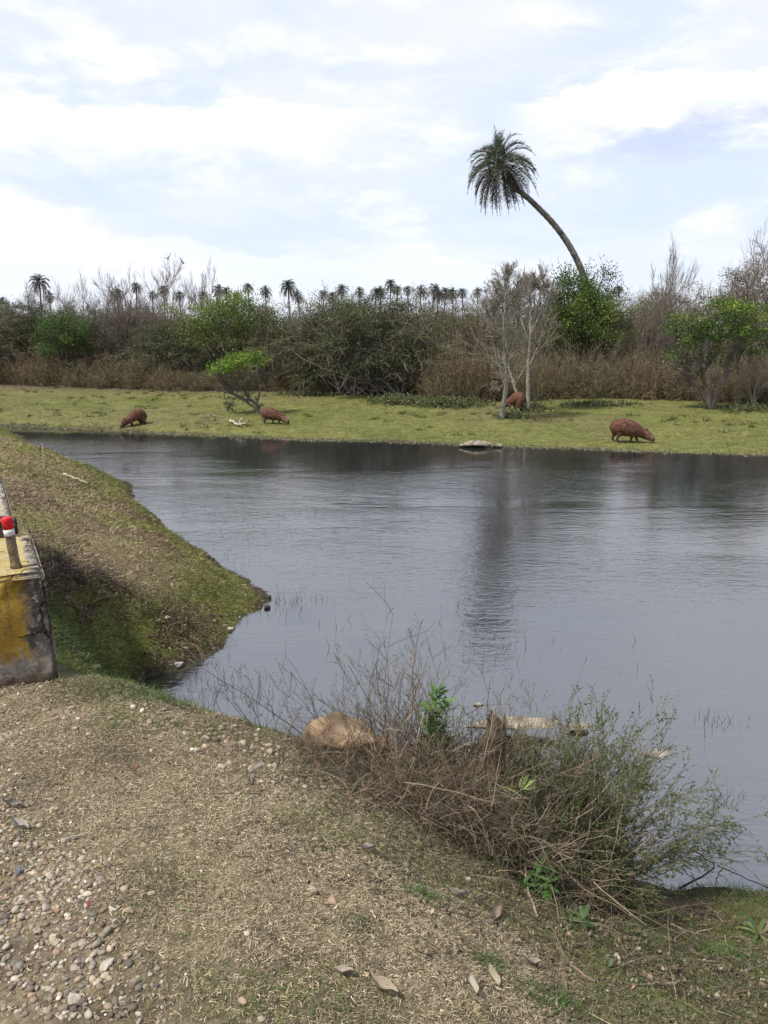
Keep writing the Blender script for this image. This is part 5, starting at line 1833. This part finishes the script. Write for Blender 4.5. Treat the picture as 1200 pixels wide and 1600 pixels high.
def litter():
    """twigs and brown leaves dropped in drifts on the left embankment and round the foot of the brush"""
    g = Geo()
    for (cx, cy, sx, sy, n, s) in ((95, 895, 26, 18, 900, .045), (140, 925, 30, 14, 600, .045), (290, 985, 36, 24, 900, .04), (240, 925, 60, 20, 400, .035), (110, 765, 40, 14, 500, .05), (30, 760, 40, 30, 500, .05), (70, 730, 20, 12, 200, .05), (60, 850, 14, 8, 200, .04), (255, 865, 50, 20, 200, .04)):
        pp_ = np.stack([rng.normal(cx, sx, n), rng.normal(cy, sy, n)], -1)
        P = []
        zz = np.full(n, .7)
        for _ in range(8):
            q = np.array([pix(a, c, z=z_) for (a, c), z_ in zip(pp_, zz)])
            zz = .5 * zz + .5 * ground_z(q[:, 0], q[:, 1])
        q[:, 2] = ground_z(q[:, 0], q[:, 1]) + rng.uniform(.005, .04, n)
        q = q[(sdist(q[:, 0], q[:, 1]) > .03)]
        leaves(g, q, rng.uniform(.5, 1.2, len(q)) * s, pal([(.17, .11, .075), (.24, .17, .12), (.11, .075, .055), (.32, .25, .18)], len(q), .25), .55, up=1.0)
        m = max(len(q) // 4, 1)
        P = stems(q[:m] + np.array([0, 0, .01]), np.stack([rng.normal(0, 1, m), rng.normal(0, 1, m), rng.normal(.1, .2, m)], -1), rng.uniform(.08, .3, m), 4, .05, .15)
        tubes(g, P, taper(np.full(m, .003), 4), 3, pal(STR, m, .25))
    n = 11000
    x, y = rng.normal(1.0, .6, n), rng.normal(2.6, .42, n)
    k = sdist(x, y) > .08
    q = ground_pts(x[k], y[k], .008)
    leaves(g, q, rng.uniform(.5, 1.2, len(q)) * .02, pal(STR + [(.06, .05, .035)], len(q), .3), .5, up=1.5)
    m = 1300
    x, y = rng.normal(1.0, .55, m), rng.normal(2.6, .36, m)
    P = stems(ground_pts(x, y, .01), np.stack([rng.normal(0, 1, m), rng.normal(0, .7, m), rng.normal(.05, .1, m)], -1), rng.uniform(.04, .2, m), 5, .02, .15)
    P[..., 2] = np.maximum(P[..., 2], ground_z(P[..., 0], P[..., 1]) + .004)
    tubes(g, P, taper(rng.uniform(.0012, .0028, m), 5), 4, pal(STR, m, .3))
    tag(g.obj('leaf_litter', M_GRASS), 'brown leaf and twig litter drifted on the banks', 'leaf litter', kind='stuff')


litter()

def straw_fringe():
    g = Geo()
    n = 2600
    p = on_ground(540, 1192)
    x, y = rng.normal(p[0] + .05, .17, n), rng.normal(p[1] - .05, .06, n)
    b = ground_pts(x, y, 0)
    o0 = b.mean(0)
    d = np.stack([rng.normal(0, .6, n), rng.normal(0, .35, n), rng.uniform(.2, 1.2, n)], -1)
    blades(g, b - o0, d, rng.uniform(.04, .14, n), rng.uniform(.0012, .0026, n), .2, pal(STR + PALE, n, .25), 5)
    tag(g.obj('straw_tuft', M_GRASS, loc=o0), 'matted straw growing up against the front of the brown boulder', 'straw tuft')


straw_fringe()

# rank grey-green weeds under the right part of the thicket
def low_weeds(px_, py_, w, h, label, n=420, cols=((.13, .145, .06), (.17, .175, .085), (.09, .11, .045))):
    p = on_ground(px_, py_)
    m = FPX / p[1]
    g = Geo()
    x, y = rng.normal(0, w / m / 2.5, n), rng.normal(0, .35, n)
    b = np.stack([x, y, ground_z(x + p[0], y + p[1]) - p[2]], -1)
    d = np.stack([rng.normal(0, .5, n), rng.normal(0, .5, n), rng.uniform(.5, 1, n)], -1)
    P = stems(b, d, rng.uniform(.25, 1, n) * h * .7 / m, 4, .03, .12)
    tubes(g, P, taper(np.full(n, .006), 4), 3, pal(cols, n))
    q = np.repeat(P[:, 1:].reshape(-1, 3), 3, 0)
    leaves(g, q, rng.uniform(.6, 1.3, len(q)) * .075, pal(cols, len(q), .22), .55, up=.8)
    tag(g.obj('weed_patch', M_LEAF, loc=p), label, 'weeds')


low_weeds(625, 630, 60, 22, 'grey-green weed patch under the right end of the largest thorn bush')
low_weeds(700, 634, 70, 24, 'grey-green weed patch left of the twin lichened trees')
low_weeds(800, 652, 30, 16, 'small blue-green weed clump at the foot of the twin lichened trees', 160)
low_weeds(835, 640, 26, 18, 'green weed clump behind the pale lichened tree', 160)
low_weeds(930, 634, 70, 14, 'low green weeds at the foot of the brush right of the pale lichened tree', 300)
low_weeds(1170, 640, 60, 16, 'low green weeds right of the spreading green tree', 300)
low_weeds(490, 618, 70, 12, 'low olive weeds under the brown-olive thorn bush', 260)


# ------------------------------------------------------------------ two birds on the tallest bare tree
def bird(_, px_, Yd, s, C, label, up, flip=1):
    p = perch(px_, 'tallest bare tree of the left thicket with two birds on top') + np.array([0, 0, .11 * s])
    V, F = ICO3
    body = V * np.array([.11, .06, .065])
    body[:, 2] += body[:, 0] * flip * up
    g = Geo().add(body * s, F, C)
    r = g.obj('bird', M_FUR, smooth=True, loc=p)
    tag(r, label, 'bird')
    hd = V * .038 + np.array([.10 * flip, 0, .085 + .10 * up])
    hg = Geo().add(hd * s, F, C)
    bk = np.array([[.13 * flip, -.012, .085 + .1 * up], [.13 * flip, .012, .085 + .1 * up], [.13 * flip, 0, .07 + .1 * up], [.19 * flip, 0, .078 + .1 * up]]) * s
    hg.add(bk, np.array([[0, 1, 3], [1, 2, 3], [2, 0, 3]]), (.08, .07, .05))
    hg.obj('head', M_FUR, r, True)
    tg = Geo()
    tl = np.array([[-.08 * flip, -.03, .0], [-.08 * flip, .03, .0], [-.24 * flip, .04, -.06], [-.24 * flip, -.04, -.06], [-.08 * flip, -.03, -.012], [-.08 * flip, .03, -.012], [-.24 * flip, .04, -.072], [-.24 * flip, -.04, -.072]]) * s
    tg.add(tl, np.array([[0, 1, 2, 3], [7, 6, 5, 4], [0, 4, 5, 1], [1, 5, 6, 2], [2, 6, 7, 3], [3, 7, 4, 0]]), C)
    tg.obj('tail', M_FUR, r)
    # thin perch
    lg = Geo()
    for yy in (-.02, .02):
        tubes(lg, np.array([[[0, yy, -.04], [0, yy, -.12]]]) * s, np.array([[.008, .008]]) * s, 4, np.array([[.05, .04, .03]]))
    lg.obj('legs', M_FUR, r)


def perch(px_, tree):
    best = None
    for ch in placed[tree].children:
        n_ = len(ch.data.vertices)
        co = np.zeros(n_ * 3, np.float32)
        ch.data.vertices.foreach_get('co', co)
        co = co.reshape(-1, 3)
        r_, s_ = placed[tree].rotation_euler.z, np.array(placed[tree].scale)
        co = co * s_
        w = np.stack([co[:, 0] * math.cos(r_) - co[:, 1] * math.sin(r_), co[:, 0] * math.sin(r_) + co[:, 1] * math.cos(r_), co[:, 2]], -1) + np.array(placed[tree].location)
        a, b = topix(w)
        w, b = w[np.abs(a - px_) < 9], b[np.abs(a - px_) < 9]
        if len(b) > 40:
            i_ = np.argsort(b)[len(b) // 60]
            if best is None or b[i_] < best[0]:
                best = (b[i_], w[i_])
    return best[1]


bird('tallest', 266, 36, .95, (.70, .68, .62), 'whitish bird perched at the top left of the tallest bare tree', .9)
bird('tallest', 290, 36, .8, (.03, .03, .03), 'dark bird perched at the top of the tallest bare tree', 1.1, -1)
